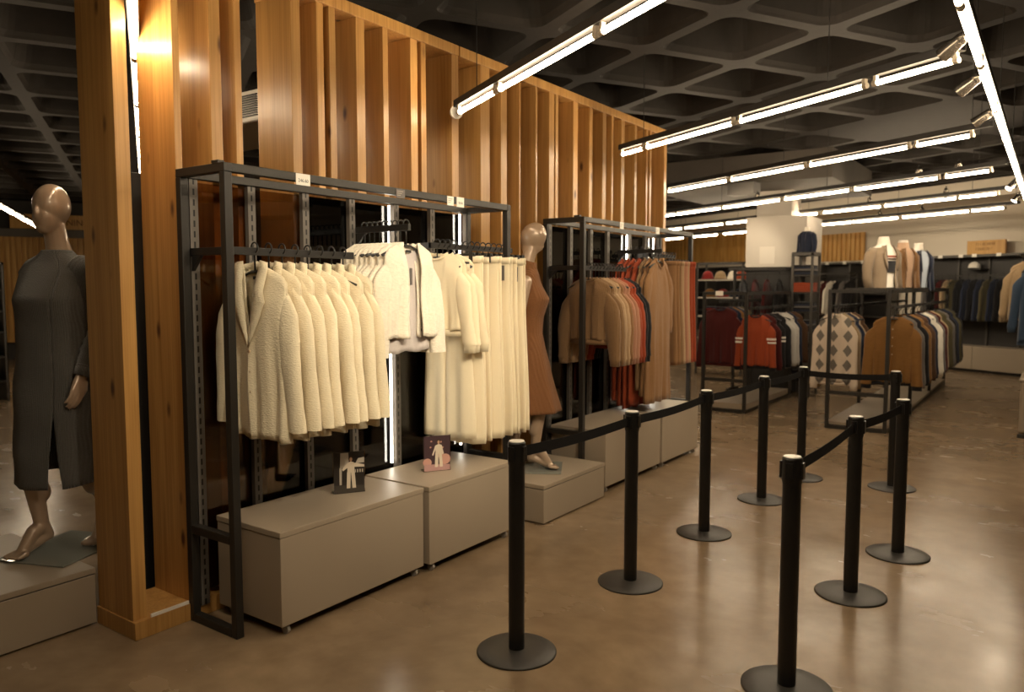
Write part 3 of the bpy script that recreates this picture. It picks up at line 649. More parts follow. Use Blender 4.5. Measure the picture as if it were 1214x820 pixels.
def ring(z, hw, yf, yb, cx=0.0, cy=0.0, n=48, p=2.3):
    out = []
    for k in range(n):
        a = 2 * pi * k / n; c, s_ = cos(a), sin(a)
        x = hw * (abs(c) ** (2 / p)) * (1 if c > 0 else -1); y = (yb if s_ > 0 else yf) * (abs(s_) ** (2 / p)) * (1 if s_ > 0 else -1)
        out.append(Vector((cx + x, cy + y, z)))
    return out
def interp(rows, n):
    out = []
    for i in range(n):
        t = i / (n - 1) * (len(rows) - 1); k = min(int(t), len(rows) - 2); f = t - k; f = f * f * (3 - 2 * f) * 0.5 + f * 0.5
        out.append([a * (1 - f) + b * f for a, b in zip(rows[k], rows[k + 1])])
    return out
def egg_head(m, c, tilt):
    R = Matrix.Rotation(tilt[0], 3, 'X') @ Matrix.Rotation(tilt[1], 3, 'Y'); c = Vector(c)
    m.ball(c + R @ Vector((0, 0.008, 0.02)), (0.078, 0.094, 0.108), 24, 16, R); m.ball(c + R @ Vector((0, -0.018, -0.035)), (0.062, 0.074, 0.088), 24, 16, R)
    m.ball(c + R @ Vector((0, -0.045, -0.085)), (0.036, 0.038, 0.036), 18, 12, R); m.ball(c + R @ Vector((0, -0.088, -0.015)), (0.012, 0.014, 0.035), 12, 8, R)

def mannequin_grey():
    t = thing('mannequin', 'glossy egg-headed mannequin in a long charcoal knit dress on low plinth', 'mannequin', (-4.115, 1.865, 0.292), radians(22))
    m = MB()
    egg_head(m, (0.0, -0.03, 1.715), (0.05, 0.06)); limb(m, [(0, 0.02, 1.47), (0, 0.0, 1.56), (0, -0.015, 1.64)], [0.066, 0.054, 0.052])
    tors = interp([(1.46, 0.10, 0.06, 0.06), (1.40, 0.16, 0.075, 0.075), (1.28, 0.145, 0.10, 0.085), (1.08, 0.115, 0.08, 0.075), (0.92, 0.16, 0.09, 0.10), (0.80, 0.155, 0.08, 0.09)], 14)
    m.loft([ring(*r) for r in tors])
    limb(m, [(-0.085, -0.02, 0.86), (-0.075, -0.16, 0.47), (-0.070, -0.10, 0.135)], [0.082, 0.052, 0.034]); limb(m, [(-0.074, -0.14, 0.40), (-0.072, -0.105, 0.30)], [0.050, 0.054]); foot(m, (-0.070, -0.10, 0.13), (-0.12, -1, 0), 0.05)
    limb(m, [(0.085, 0.0, 0.86), (0.095, -0.01, 0.47), (0.10, 0.17, 0.155)], [0.082, 0.052, 0.034]); limb(m, [(0.095, 0.01, 0.41), (0.097, 0.07, 0.31)], [0.050, 0.053]); foot(m, (0.10, 0.17, 0.155), (0.1, -1, 0), 0.075)
    arml = [(0.165, 0.0, 1.40), (0.225, 0.03, 1.12), (0.215, -0.11, 0.90)]; armr = [(-0.155, 0.02, 1.40), (-0.175, 0.10, 1.12), (-0.175, 0.07, 0.88)]
    for a, sgn in ((arml, 1), (armr, -1)):
        limb(m, a, [0.046, 0.036, 0.026]); dd = (Vector(a[2]) - Vector(a[1])).normalized() + Vector((0, 0, -0.6)); hand(m, a[2], dd, (-sgn, 0.1, 0), 1 if sgn > 0 else 1)
    b = obj('body', None, None, t, me=m.mesh('body', SKIN, True)); voxel(b, 0.0055, 5)
    # dress
    rows = interp([(1.515, 0.066, 0.062, 0.062), (1.495, 0.085, 0.072, 0.075), (1.455, 0.145, 0.088, 0.092), (1.40, 0.190, 0.120, 0.105), (1.27, 0.190, 0.195, 0.108), (1.14, 0.180, 0.185, 0.108), (1.02, 0.182, 0.185, 0.118), (0.88, 0.205, 0.198, 0.145), (0.68, 0.205, 0.215, 0.145), (0.52, 0.205, 0.225, 0.150), (0.36, 0.21, 0.225, 0.165)], 56)
    m = MB(); rings = []; n = 72
    for z, hw, yf, yb in rows:
        r0 = ring(z, hw, yf, yb, n=n); fr = max(0, (1.0 - z) / 0.7); out = []
        gap = max(0.0, (0.74 - z) / 0.38) * 0.34; a0 = radians(-60)
        for k in range(n + 1):
            u = k / n; a = a0 + gap / 2 + u * (2 * pi - gap); s_, c = sin(a), cos(a); p = 2.3
            x = hw * (abs(c) ** (2 / p)) * (1 if c > 0 else -1); y = (yb if s_ > 0 else yf) * (abs(s_) ** (2 / p)) * (1 if s_ > 0 else -1)
            w_ = 1 + fr * 0.035 * sin(7 * a + 1.0) + 0.012 * sin(23 * z + 2 * a) * (1 if z < 1.25 else 0.3)
            out.append(Vector((x * w_, y * w_ + 0.0 * fr, z + (0.015 * sin(a) * fr))))
        rings.append(out)
    m.loft(rings, False, False, closed=False); d = obj('dress', None, None, t, me=m.mesh('dress', CHARC, True)); so = d.modifiers.new('cloth', 'SOLIDIFY'); so.thickness = 0.006; so.offset = 0
    for a in (arml, armr):
        m = MB(); P = [Vector(q) for q in a]; pts = []; rr = []
        end = P[1].lerp(P[2], 0.86)
        path = [P[0] + Vector((-0.05 if P[0].x > 0 else 0.05, 0, 0.02)), P[0], P[0].lerp(P[1], 0.5), P[1], P[1].lerp(P[2], 0.4), end]; rad = [0.075, 0.074, 0.062, 0.056, 0.056, 0.040]
        for i in range(41):
            q = i / 40 * 5; k = min(int(q), 4); f = q - k; pts.append(path[k].lerp(path[k + 1], f)); wr = 0.004 * sin(i * 1.9) * (1 if 18 < i < 36 else 0.35); rr.append(rad[k] * (1 - f) + rad[k + 1] * f + wr)
        m.tube(pts, rr, 20, False); o = obj('sleeve', None, None, d, me=m.mesh('sleeve', CHARC, True)); so = o.modifiers.new('cloth', 'SOLIDIFY'); so.thickness = 0.006; so.offset = 0
        m = MB(); e = pts[-1]; dv = (pts[-1] - pts[-3]).normalized(); m.tube([e - dv * 0.01, e + dv * 0.02, e + dv * 0.045], [0.041, 0.039, 0.037], 20, False); o = obj('cuff', None, None, d, me=m.mesh('cuff', CHARC, True)); so = o.modifiers.new('cloth', 'SOLIDIFY'); so.thickness = 0.006; so.offset = 0
    return t
mg = mannequin_grey()
m = MB(); m.box(-0.20, 0.20, -0.26, 0.22, -0.011, -0.003); obj('glass_base', None, None, mg, me=m.mesh('glass_base', plain('green edge glass', (0.22, 0.225, 0.195), 0.05, spec=0.8)), bev=0.002, label='greenish square glass base')
m = MB(); m.lathe([(0, -0.003), (0.034, -0.003), (0.034, 0.004), (0.018, 0.008), (0.018, 0.055), (0, 0.055)], (0.13, 0.10, 0), 20); obj('rod_collar', None, None, mg, me=m.mesh('rod_collar', plain('white plastic', (0.75, 0.70, 0.62), 0.4), True))
m = MB(); m.tube([(0.13, 0.10, 0.05), (0.13, 0.105, 0.10), (0.11, 0.13, 0.19), (0.098, 0.145, 0.27)], 0.008, 10); obj('support_rod', None, None, mg, me=m.mesh('support_rod', CHROME, True))

def mannequin_brown():
    t = thing('mannequin', 'egg-headed mannequin in a sleeveless rust brown knit dress between the wall racks', 'mannequin', (-3.195, 4.735, 0.287), radians(120))
    m = MB()
    egg_head(m, (0.02, -0.035, 1.69), (0.6, -0.1)); limb(m, [(0, 0.02, 1.45), (0, 0.0, 1.54), (0.01, -0.025, 1.63)], [0.062, 0.052, 0.050])
    tors = interp([(1.45, 0.09, 0.06, 0.06), (1.39, 0.15, 0.075, 0.075), (1.26, 0.14, 0.10, 0.085), (1.06, 0.11, 0.08, 0.075), (0.90, 0.155, 0.09, 0.10), (0.78, 0.15, 0.08, 0.09)], 14)
    m.loft([ring(*r) for r in tors])
    limb(m, [(-0.085, -0.02, 0.84), (-0.08, -0.10, 0.46), (-0.08, -0.06, 0.14)], [0.080, 0.050, 0.033]); limb(m, [(-0.08, -0.085, 0.39), (-0.08, -0.06, 0.29)], [0.049, 0.053]); foot(m, (-0.08, -0.06, 0.14), (-0.1, -1, 0), 0.06)
    limb(m, [(0.085, 0.0, 0.84), (0.085, 0.02, 0.46), (0.09, 0.12, 0.14)], [0.080, 0.050, 0.033]); limb(m, [(0.085, 0.03, 0.39), (0.087, 0.07, 0.29)], [0.049, 0.053]); foot(m, (0.09, 0.12, 0.14), (0.15, -1, 0), 0.06)
    for sgn in (1, -1):
        a = [(0.155 * sgn, 0.0, 1.38), (0.205 * sgn, 0.05, 1.10), (0.19 * sgn, 0.06, 0.87)]
        limb(m, a, [0.043, 0.034, 0.025]); hand(m, a[2], (0, -0.15, -1), (-sgn, 0, 0), 1)
    b = obj('body', None, None, t, me=m.mesh('body', SKIN, True)); voxel(b, 0.0065, 5)
    rows = interp([(1.52, 0.060, 0.058, 0.060), (1.47, 0.075, 0.068, 0.072), (1.43, 0.120, 0.082, 0.088), (1.36, 0.158, 0.100, 0.098), (1.25, 0.160, 0.160, 0.100), (1.12, 0.140, 0.115, 0.098), (1.00, 0.145, 0.108, 0.108), (0.86, 0.180, 0.135, 0.138), (0.70, 0.195, 0.175, 0.15), (0.55, 0.215, 0.21, 0.175), (0.42, 0.235, 0.245, 0.20)], 50)
    m = MB(); rings = []; n = 72
    for z, hw, yf, yb in rows:
        fr = max(0, (1.0 - z) / 0.6); out = []
        for k in range(n):
            a = 2 * pi * k / n; s_, c = sin(a), cos(a); p = 2.2
            x = hw * (abs(c) ** (2 / p)) * (1 if c > 0 else -1); y = (yb if s_ > 0 else yf) * (abs(s_) ** (2 / p)) * (1 if s_ > 0 else -1)
            w_ = 1 + fr * 0.045 * sin(8 * a + 0.6) + 0.008 * sin(19 * z + a); out.append(Vector((x * w_, y * w_, z)))
        rings.append(out)
    m.loft(rings, False, False); d = obj('dress', None, None, t, me=m.mesh('dress', RUST, True)); so = d.modifiers.new('cloth', 'SOLIDIFY'); so.thickness = 0.006; so.offset = 0
    m = MB(); m.tube([(0, 0.01, 1.515), (0.0, 0.004, 1.535)], 0.061, 28, False); o = obj('neckband', None, None, d, me=m.mesh('neckband', RUST, True)); so = o.modifiers.new('cloth', 'SOLIDIFY'); so.thickness = 0.006; so.offset = 0
    return t
mb_ = mannequin_brown()
m = MB(); m.box(-0.22, 0.16, -0.26, 0.13, -0.011, -0.003); obj('glass_base', None, None, mb_, me=m.mesh('glass_base', MATS['green edge glass']), bev=0.002)

# ------------------------------------------------------------------ clothes
def sm(x, a=0.0, b=1.0):
    t = min(max((x - a) / (b - a), 0), 1); return t * t * (3 - 2 * t)
def torso(mb, hw=0.20, hem=0.22, length=0.62, slope=0.06, neck=0.075, depth=0.055, front='crew', drop=0.07, seed=0, fold=0.012, gap=0.03, vd=0.35, waist=0.0, lining=None):
    R = random.Random(seed); k1, k2, p1, p2 = R.uniform(9, 13), R.uniform(17, 24), R.uniform(0, 6), R.uniform(0, 6); nv = 22
    def Wd(v): return hw + (hem - hw) * v - waist * sin(pi * v)
    def fy(u, v, s): return fold * sm(v, 0.15, 0.9) * (sin(k1 * u + p1 + 1.3 * v) + 0.5 * sin(k2 * u + p2 - v)) + 0.004 * sin(9 * v + 3 * u + p2)
    def pt(x, ax, v, ztop, s, isneck):
        u = max(-1, min(1, x / Wd(v))); T = depth * max(0.0, 1 - abs(u) ** 3) ** 0.5
        T *= (0.35 + 0.65 * sm(v, 0, 0.3)) if isneck else sm(v + 0.02, 0, 0.22)
        z = ztop * (1 - v) - length * v + 0.006 * sin(7 * u + p1) * v
        return Vector((x, s * T + fy(u, v, s), z))
    def shoulder(ax): return -max(0, (ax - neck) / (hw - neck)) * slope - (0.02 * sm((ax - hw * 0.85) / (hw * 0.15)) if ax > hw * 0.85 else 0)
    def full(s, dr, nu=36):
        rows = []
        for j in range(nv + 1):
            v = j / nv; row = []
            for i in range(nu + 1):
                u = -1 + 2 * i / nu; x0 = abs(u) * hw; nk = x0 < neck
                zt = (-dr * (1 - (x0 / neck) ** 2) ** 0.6 if nk else shoulder(x0)); row.append(pt(u * Wd(v), x0, v, zt, s, nk))
            rows.append(row)
        mb.loft(rows, False, False, closed=False)
    full(1, 0.012)
    if front == 'crew': full(-1, drop)
    elif front != 'none':
        nt = 16
        for sgn in (-1, 1):
            rows = []
            for j in range(nv + 1):
                v = j / nv; row = []; d = v * length
                xin = neck * 0.72 * (1 - sm(d, 0, vd)) + (gap if front == 'open' else -0.012 * sm(d, vd * 0.7, vd)) * sm(d, 0, vd) if front == 'open' else (neck * 0.8 * (1 - min(1, d / vd)) - 0.014 * sm(d, vd * 0.8, vd))
                for i in range(nt + 1):
                    t = i / nt; x = xin + (Wd(v) - xin) * t; x0 = neck * 0.72 + (hw - neck * 0.72) * t
                    p = pt(sgn * x, x0, v, shoulder(x0), -1, x0 < neck); 
                    if front == 'vee' and sgn > 0: p.y -= 0.006
                    row.append(p)
                rows.append(row)
            mb.loft(rows, False, False, closed=False)
    return mb
def sleeve_mb(s, hw=0.20, slope=0.06, length=0.60, spread=0.09, r0=0.070, r1=0.045, flat=0.7, seed=0, puff=0.0, fwd=0.0):
    R = random.Random(seed + (5 if s > 0 else 9)); ph = R.uniform(0, 6); mb = MB(); rings = []; n = 16; K = 22
    for i in range(K + 1):
        t = i / K; x = hw - 0.035 + 0.03 * sm(t, 0, 0.15) + spread * t; z = -slope - 0.040 - (length - 0.045) * t; y = -fwd * t * t + 0.006 * sin(4 * t + ph)
        r = r0 + (r1 - r0) * sm(t, 0, 0.8) + puff * sin(pi * min(1, t * 1.02)) ** 2 * (0.4 + 0.9 * t); r *= 1 + 0.022 * sin(t * 11 + ph) + 0.018 * sin(t * 33 + ph)
        if i == 0: r *= 0.8
        rings.append([Vector((s * (x + r * cos(2 * pi * k / n)), y + flat * (0.38 + 0.62 * sm(t, 0, 0.35)) * r * sin(2 * pi * k / n) * (1 + 0.08 * sin(3 * 2 * pi * k / n + t * 6)), z - (0.052 * cos(2 * pi * k / n) * (1 - sm(t, 0, .4))))) for k in range(n)])
    mb.loft(rings, True, False); return mb, rings[-1]
MESHES = {}
def cached(key, fn):
    if key not in MESHES: MESHES[key] = fn()
    return MESHES[key]
def part(name, mb, mat, parent, smooth=True, solid=0.0, label=None):
    o = obj(name, None, None, parent, me=mb if isinstance(mb, bpy.types.Mesh) else mb.mesh(name, mat, smooth), label=label)
    if solid: so = o.modifiers.new('cloth', 'SOLIDIFY'); so.thickness = solid; so.offset = 0
    return o
def top_parts(t, mat, hw=0.20, hem=0.22, length=0.62, slope=0.06, neck=0.075, depth=0.055, front='crew', drop=0.07, seed=0, fold=0.012, gap=0.03, vd=0.35, waist=0.0,
              sl=0.60, spread=0.09, r0=0.07, r1=0.045, puff=0.0, cuff=True, hemband=True, lapel=False, buttons=0, swing=False, fwd=0.0, band=None, cuffmat=None, fluffy=False, collar=None, stripes=None):
    b = part('body', torso(MB(), hw, hem, length, slope, neck, depth, front, drop, seed, fold, gap, vd, waist), mat, t, solid=0.008 if fluffy else 0.005)
    for s in (-1, 1):
        sm_, ring_ = sleeve_mb(s, hw, slope, sl, spread, r0, r1, 0.58, seed, puff, fwd); so = part('sleeve', sm_, mat, t)
        if cuff:
            m = MB(); c = sum(ring_, Vector()) / len(ring_); m.loft([[c + (p - c) * 0.86 for p in ring_], [c + (p - c) * 0.84 - Vector((0, 0, 0.05)) for p in ring_]], False, True); part('cuff', m, cuffmat or mat, so)
        if stripes:
            n = len(ring_)
            for q in (0.34, 0.42):
                m = MB(); x = hw - 0.005 + spread * q; z = -slope - 0.055 - (sl - 0.045) * q; r = (r0 + (r1 - r0) * sm(q, 0, 0.8)) * 1.09
                m.loft([[Vector((s * (x + r * cos(2 * pi * k / n)), 0.64 * r * sin(2 * pi * k / n), zz)) for k in range(n)] for zz in (z - 0.012, z + 0.012)], False, False); part('stripe', m, STRIPE, so, label='white stripe around the sleeve')
    if hemband:
        m = MB(); n = 40; H = hem * 0.985
        m.loft([[Vector((H * cos(2 * pi * k / n), depth * 0.95 * sin(2 * pi * k / n) * (1 - abs(cos(2 * pi * k / n)) ** 4) ** .2 if abs(cos(2 * pi * k / n)) < .999 else 0, zz)) for k in range(n)] for zz in (-length - 0.035, -length + 0.004)], False, False); part('hem_band', m, cuffmat or mat, t, solid=0.006)
    if front == 'crew':
        m = MB(); pts = []
        for k in range(24):
            a = 2 * pi * k / 24; x = neck * 0.98 * cos(a); f = max(0, 1 - (x / neck) ** 2); pts.append(Vector((x, (0.028 if sin(a) > 0 else -0.03) * abs(sin(a)), (-0.012 * f ** .6 if sin(a) > 0 else -drop * f ** .6) + 0.004)))
        pts.append(pts[0]); m.tube(pts, 0.0075, 8, False); part('neckband', m, band or cuffmat or mat, t)
    if lapel:
        for s in (-1, 1):
            m = MB(); rows = []
            for i in range(13):
                q = i / 12; d = vd * q; xi = neck * 0.8 * (1 - q); w_ = 0.088 * sin(pi * min(1, 0.30 + q * 0.72)) ** 1.0 * (1.0 if q > 0.38 else 0.72) + 0.004; zt = 0.012 - d * 1.0 + 0.02 * (1 - q); yy = -0.022 - 0.026 * sm(q, 0, .4)
                rows.append([Vector((s * xi, yy, zt)), Vector((s * (xi + w_ * .5), yy - 0.007, zt - 0.004)), Vector((s * (xi + w_), yy - 0.003, zt - 0.012 - (0.02 if 0.38 < q < 0.5 else 0)))])
            m.loft(rows, False, False, closed=False); part('lapel', m, collar or mat, t, solid=0.006)
        m = MB(); rows = []
        for i in range(13):
            a = pi * i / 12; rows.append([Vector((neck * 0.85 * cos(a), 0.034 * sin(a) - 0.018, 0.014 + 0.012 * sin(a))), Vector((neck * 1.05 * cos(a), 0.048 * sin(a) - 0.026, -0.012))])
        m.loft(rows, False, False, closed=False); part('collar', m, collar or mat, t, solid=0.006)
    for i in range(buttons):
        m = MB(); z = -vd - 0.02 - i * 0.095; m.tube([(0.002, -depth - 0.012, z), (0.002, -depth - 0.019, z)], 0.008, 12); part('button', m, plain('horn button', (0.38, 0.27, 0.16), 0.3), t, False)
    if lapel or front == 'open':
        m = MB(); m.box(-0.022, 0.022, 0.0, 0.002, -0.055, -0.04); part('neck_label', m, INK, t, False, label='small dark neck label')
    if swing:
        m = MB(); m.box(0.004, 0.024, -0.004, -0.002, -0.235, -0.14); part('swing_tag', m, TAGG, t, False, label='grey swing tag')
        m = MB(); m.box(0.07, 0.10, -depth * .8 - 0.012, -depth * .8 - 0.004, -length + 0.03, -length + 0.045); part('hem_label', m, INK, t, False)
    return t
def trouser_parts(t, mat, wd=0.20, length=1.22, hemw=0.13, depth=0.030, seed=0, tagged=True, sep=0.4):
    R = random.Random(seed)
    for s in (-1, 1):
        rings = []; n = 28; ph = R.uniform(0, 6)
        for i in range(25):
            v = i / 24; cx = wd / 2 * (1.0 + 0.10 * sm(v, .25, 1)); w_ = wd / 2 * 1.02 + (hemw - wd / 2 * 1.02) * sm(v, 0.15, 1.0); dp = depth * (0.7 + 0.55 * sm(v, 0, .4))
            rings.append([Vector((s * cx + w_ * cos(2 * pi * k / n), dp * sin(2 * pi * k / n) * (1 + 0.10 * sin(5 * 2 * pi * k / n + ph)) + 0.010 * sm(v, .1, .8) * sin(22 * cos(2 * pi * k / n) * w_ * 2.2 + ph + v), -length * v + 0.004 * cos(2 * pi * k / n))) for k in range(n)])
        part('trouser_leg', (lambda m: (m.loft(rings, True, True), m)[1])(MB()), mat, t)
    m = MB(); m.loft([[Vector(((wd + 0.004) * cos(2 * pi * k / 28), (depth * .78 + 0.003) * sin(2 * pi * k / 28), z)) for k in range(28)] for z in (-0.04, 0.004)], False, False); part('waistband', m, mat, t, solid=0.004)
    if tagged:
        m = MB(); x = R.uniform(0.03, 0.12); m.box(x, x + 0.045, -depth - 0.008, -depth - 0.005, -0.15, -0.05); part('swing_tag', m, TAGG, t, False, label='grey swing tag')
    return t
def dress_parts(t, mat, length=1.3, seed=0, **k):
    return top_parts(t, mat, hem=0.25, length=length, seed=seed, hemband=False, **k)
def garment(kind, label, cat, mat, seed=0, loc=(0, 0, 0), rz=0, group=None, name=None, **k):
    t = thing(name or kind, label, cat, (0, 0, 0), 0, group)
    {'top': top_parts, 'trousers': trouser_parts, 'dress': dress_parts}[cat if cat in ('trousers', 'dress') else 'top'](t, mat, seed=seed, **k)
    t.location = loc; t.rotation_euler = (0, 0, rz); return t
# hangers
def hanger(label, group, clips=False, drop=0.065, pale=False):
    t = thing('clothes_hanger', label, 'hanger', (0, 0, 0), 0, group)
    m = MB(); pts = [Vector((0.0, 0, -drop))] + [Vector((0.0, 0, -0.022))] + [Vector((0.026 * sin(a) * -1 + 0.0, 0, 0.006 - 0.026 * cos(a) * -1)) for a in [radians(x) for x in range(-150, 91, 24)]]
    pts = [Vector((0, 0, -drop)), Vector((0, 0, -0.030))] + [Vector((0.024 * cos(radians(a)), 0, 0.0 + 0.024 * sin(radians(a)))) for a in range(-60, 181, 20)]
    m.tube(pts, 0.0042, 8); part('hook', m, BLACKP, t)
    m = MB()
    if clips:
        m.tube([(-0.17, 0, -drop), (0.17, 0, -drop)], 0.007, 8); part('bar', m, BLACKP, t)
        for s in (-1, 1): m = MB(); m.box(s * 0.15 - 0.014, s * 0.15 + 0.014, -0.016, 0.016, -drop - 0.05, -drop + 0.012); part('clip', m, BLACKP, t, False)
    else:
        m.tube([(-0.19, 0, -drop - 0.065), (-0.12, 0, -drop - 0.035), (-0.03, 0, -drop - 0.004), (0.03, 0, -drop - 0.004), (0.12, 0, -drop - 0.035), (0.19, 0, -drop - 0.065)], [(0.010, 0.005)] * 6, 8); part('shoulder_bar', m, BLACKP, t)
    return t
HANG0 = {}
def hang(loc, rz, label, group, clips=False, drop=0.065):
    key = (clips, round(drop, 3))
    if key not in HANG0: HANG0[key] = hanger(label, group, clips, drop); HANG0[key].location = loc; HANG0[key].rotation_euler = (0, 0, rz); return HANG0[key]
    return dup(HANG0[key], loc, rz, label, group)
PROTO = {}
def wear(key, mk, loc, rz, label, group):
    """first call builds the garment of this kind, later calls copy it with its parts"""
    if key not in PROTO: PROTO[key] = mk(label, group); t = PROTO[key]; t.location = loc; t.rotation_euler = (0, 0, rz); return t
    return dup(PROTO[key], loc, rz, label, group)
R_ = random.Random(11)
# --- cream blazers, short left rail
for i in range(8):
    y = 2.265 + i * 0.078; z = 1.79; lb = ('cream boucle blazer hanging in front of the others, buttons and lapels showing' if i == 0 else '%s cream boucle blazer from the front on the left rail' % ORD[i] if i < 7 else 'last cream boucle blazer on the free end of the left rail')
    wear(('blazer', i % 3), lambda l, g: garment('blazer', l, 'blazer', CREAM, seed=20 + i, group=g, hw=0.218, hem=0.242, length=0.80, slope=0.055, neck=0.08, depth=0.034, front='vee', vd=0.37, fold=0.011, sl=0.70, spread=0.062, r0=0.066, r1=0.052, cuff=False, hemband=False, lapel=True, buttons=3, swing=True),
         (-3.065 + R_.uniform(-.008, .008), y, z - 0.075), R_.uniform(-0.05, 0.05), lb, 'cream blazers on the left rail')
    hang((-3.07, y, z + 0.018), 0, 'black hanger of the %s cream blazer from the front' % ORD[i], 'hangers of the cream blazers', False, 0.108)
# --- white cardigans, middle face-out arm
for i in range(9):
    x = -2.975 - i * 0.041; z = 1.957; lb = 'white fluffy open cardigan at the front of the middle arm, lilac grey lining showing' if i == 0 else '%s white fluffy cardigan from the front on the middle arm' % ORD[i]
    wear(('cardi', i % 3), lambda l, g: garment('cardigan', l, 'cardigan', FLUFF, seed=40 + i, group=g, hw=0.20, hem=0.235, length=0.53, slope=0.055, neck=0.085, depth=0.042, front='open', gap=0.055, vd=0.22, fold=0.014, sl=0.58, spread=0.06, r0=0.078, r1=0.062, cuff=False, hemband=False, swing=True, fluffy=True),
         (x, 3.21 + R_.uniform(-.006, .006), z - 0.085), pi / 2 + R_.uniform(-0.05, 0.05), lb, 'white cardigans on the middle arm')
    hang((x, 3.195, z + 0.018), pi / 2, 'black hanger of the %s white cardigan from the front' % ORD[i], 'hangers of the white cardigans', False, 0.115)
t = thing('cardigan_lining', 'pale lining top hanging inside the front white cardigan', 'top', (0, 0, 0), 0)
part('body', torso(MB(), 0.17, 0.20, 0.60, 0.05, 0.07, 0.022, 'crew', 0.05, 3, 0.006), LINING, t, solid=0.004); t.location = (-3.0, 3.21, 1.86); t.rotation_euler = (0, 0, pi / 2)
# --- cream tops and trousers, right rail of the first rack
for i in range(3):
    y = 3.72 + i * 0.055
    wear(('ctop', i % 2), lambda l, g: garment('sweater', l, 'sweater', CREAM2, seed=60 + i, group=g, hw=0.185, hem=0.20, length=0.48, slope=0.05, neck=0.07, depth=0.035, front='crew', drop=0.04, sl=0.52, spread=0.07, r0=0.065, r1=0.05, cuff=True, hemband=True),
         (-3.19, y, 1.835), R_.uniform(-.06, .06), '%s cream knit top from the front on the right rail' % ORD[i], 'cream tops on the right rail')
    hang((-3.2, y, 1.903), 0, 'black hanger of the %s cream top on the right rail' % ORD[i], 'hangers of the cream tops', False, 0.088)
for i in range(10):
    y = 3.885 + i * 0.062
    wear(('ctrouser', i % 3), lambda l, g: garment('trousers', l, 'trousers', CREAM2, seed=70 + i, group=g, wd=0.185, length=1.20, hemw=0.115, depth=0.024),
         (-3.185 + R_.uniform(-.012, .012), y, 1.825 - R_.uniform(0, .012)), R_.uniform(-.10, .10), '%s pair of cream wide-leg trousers from the front on the right rail' % ORD[i], 'cream trousers on the right rail')
    hang((-3.2, y, 1.903), 0, 'black clip hanger of the %s pair of cream trousers from the front' % ORD[i], 'clip hangers of the cream trousers', True, 0.068)
t = garment('trousers', 'cream wide-leg trousers hanging low beneath the cream knit tops', 'trousers', CREAM2, seed=91, wd=0.175, length=1.10, hemw=0.12, depth=0.028, tagged=False); t.location = (-3.17, 3.785, 1.765)
hang((-3.17, 3.785, 1.903), 0, 'black clip hanger of the low cream trousers under the knit tops', 'clip hangers of the cream trousers', True, 0.132)
# --- second rack: sweaters on the left rail
for i, (mt, nm) in enumerate([(TAN, 'tan'), (TAN, 'tan'), (BEIGE, 'beige'), (BEIGE, 'beige'), (CAMEL, 'camel'), (PINK, 'blush pink'), (PINK, 'blush pink'), (RED, 'brick red'), (RED, 'brick red'), (BLK, 'black'), (BLK, 'black')]):
    y = 5.46 + i * 0.056; lb = 'tan cable-knit sweater with puffed sleeves facing out at the front of the second rack' if i == 0 else '%s sweater in the row on the second rack, %s knit with puffed sleeves' % (ORD[i], nm)
    wear(('puff', nm), lambda l, g: garment('sweater', l, 'sweater', mt, seed=100 + i, group=g, hw=0.195, hem=0.17, length=0.50 if nm not in ('black', 'brick red') else 0.56, slope=0.06, neck=0.075, depth=0.05, drop=0.03, fold=0.008, sl=0.60, spread=0.055, r0=0.068, r1=0.050, puff=0.022),
         (-3.085, y, 1.70), R_.uniform(-.05, .05), lb, 'sweaters on the second rack')
    hang((-3.09, y, 1.798), 0, 'black hanger of the %s sweater on the second rack' % ORD[i], 'hangers of the second rack sweaters', False, 0.112)
# --- face-out arm of the second rack
for i, (mt, nm, ln_) in enumerate([(CAMEL, 'camel', 1.30), (CAMEL, 'camel', 1.24), (TAN, 'tan', 1.18), (RED, 'brick red', 1.32), (RED, 'brick red', 1.36), (RED, 'brick red', 1.34), (RED, 'brick red', 1.3)]):
    x = -2.955 - i * 0.055; lb = 'long camel knit dress facing out at the front of the second rack middle arm' if i == 0 else '%s long knit dress from the front on the second rack middle arm, %s' % (ORD[i], nm)
    wear(('ldress', i), lambda l, g: garment('knit_dress', l, 'dress', mt, seed=130 + i, group=g, length=ln_, hw=0.195, slope=0.06, neck=0.075, depth=0.035, drop=0.09, fold=0.012, sl=0.58, spread=0.06, r0=0.066, r1=0.045),
         (x, 6.51, 1.885), pi / 2 + R_.uniform(-.05, .05), lb, 'long knit dresses on the second rack')
    hang((x, 6.50, 1.973), pi / 2, 'black hanger of the %s long knit dress from the front' % ORD[i], 'hangers of the long knit dresses', False, 0.108)
# --- trousers on the right rail of the second rack
for i, (mt, nm) in enumerate([(CAMEL, 'camel'), (CAMEL, 'camel'), (TAN, 'tan'), (BEIGE, 'beige'), (PINK, 'blush'), (BEIGE, 'beige'), (RED, 'brick red'), (RED, 'brick red')]):
    y = 6.93 + i * 0.066
    wear(('t2', nm), lambda l, g: garment('trousers', l, 'trousers', mt, seed=150 + i, group=g, wd=0.165, length=1.0, hemw=0.105, depth=0.024),
         (-3.13, y, 1.875), R_.uniform(-.08, .08), '%s pair of knit trousers from the front on the second rack, %s' % (ORD[i], nm), 'knit trousers on the second rack')
    hang((-3.2, y, 1.953), 0, 'black clip hanger of the %s pair of knit trousers' % ORD[i], 'clip hangers of the knit trousers', True, 0.068)

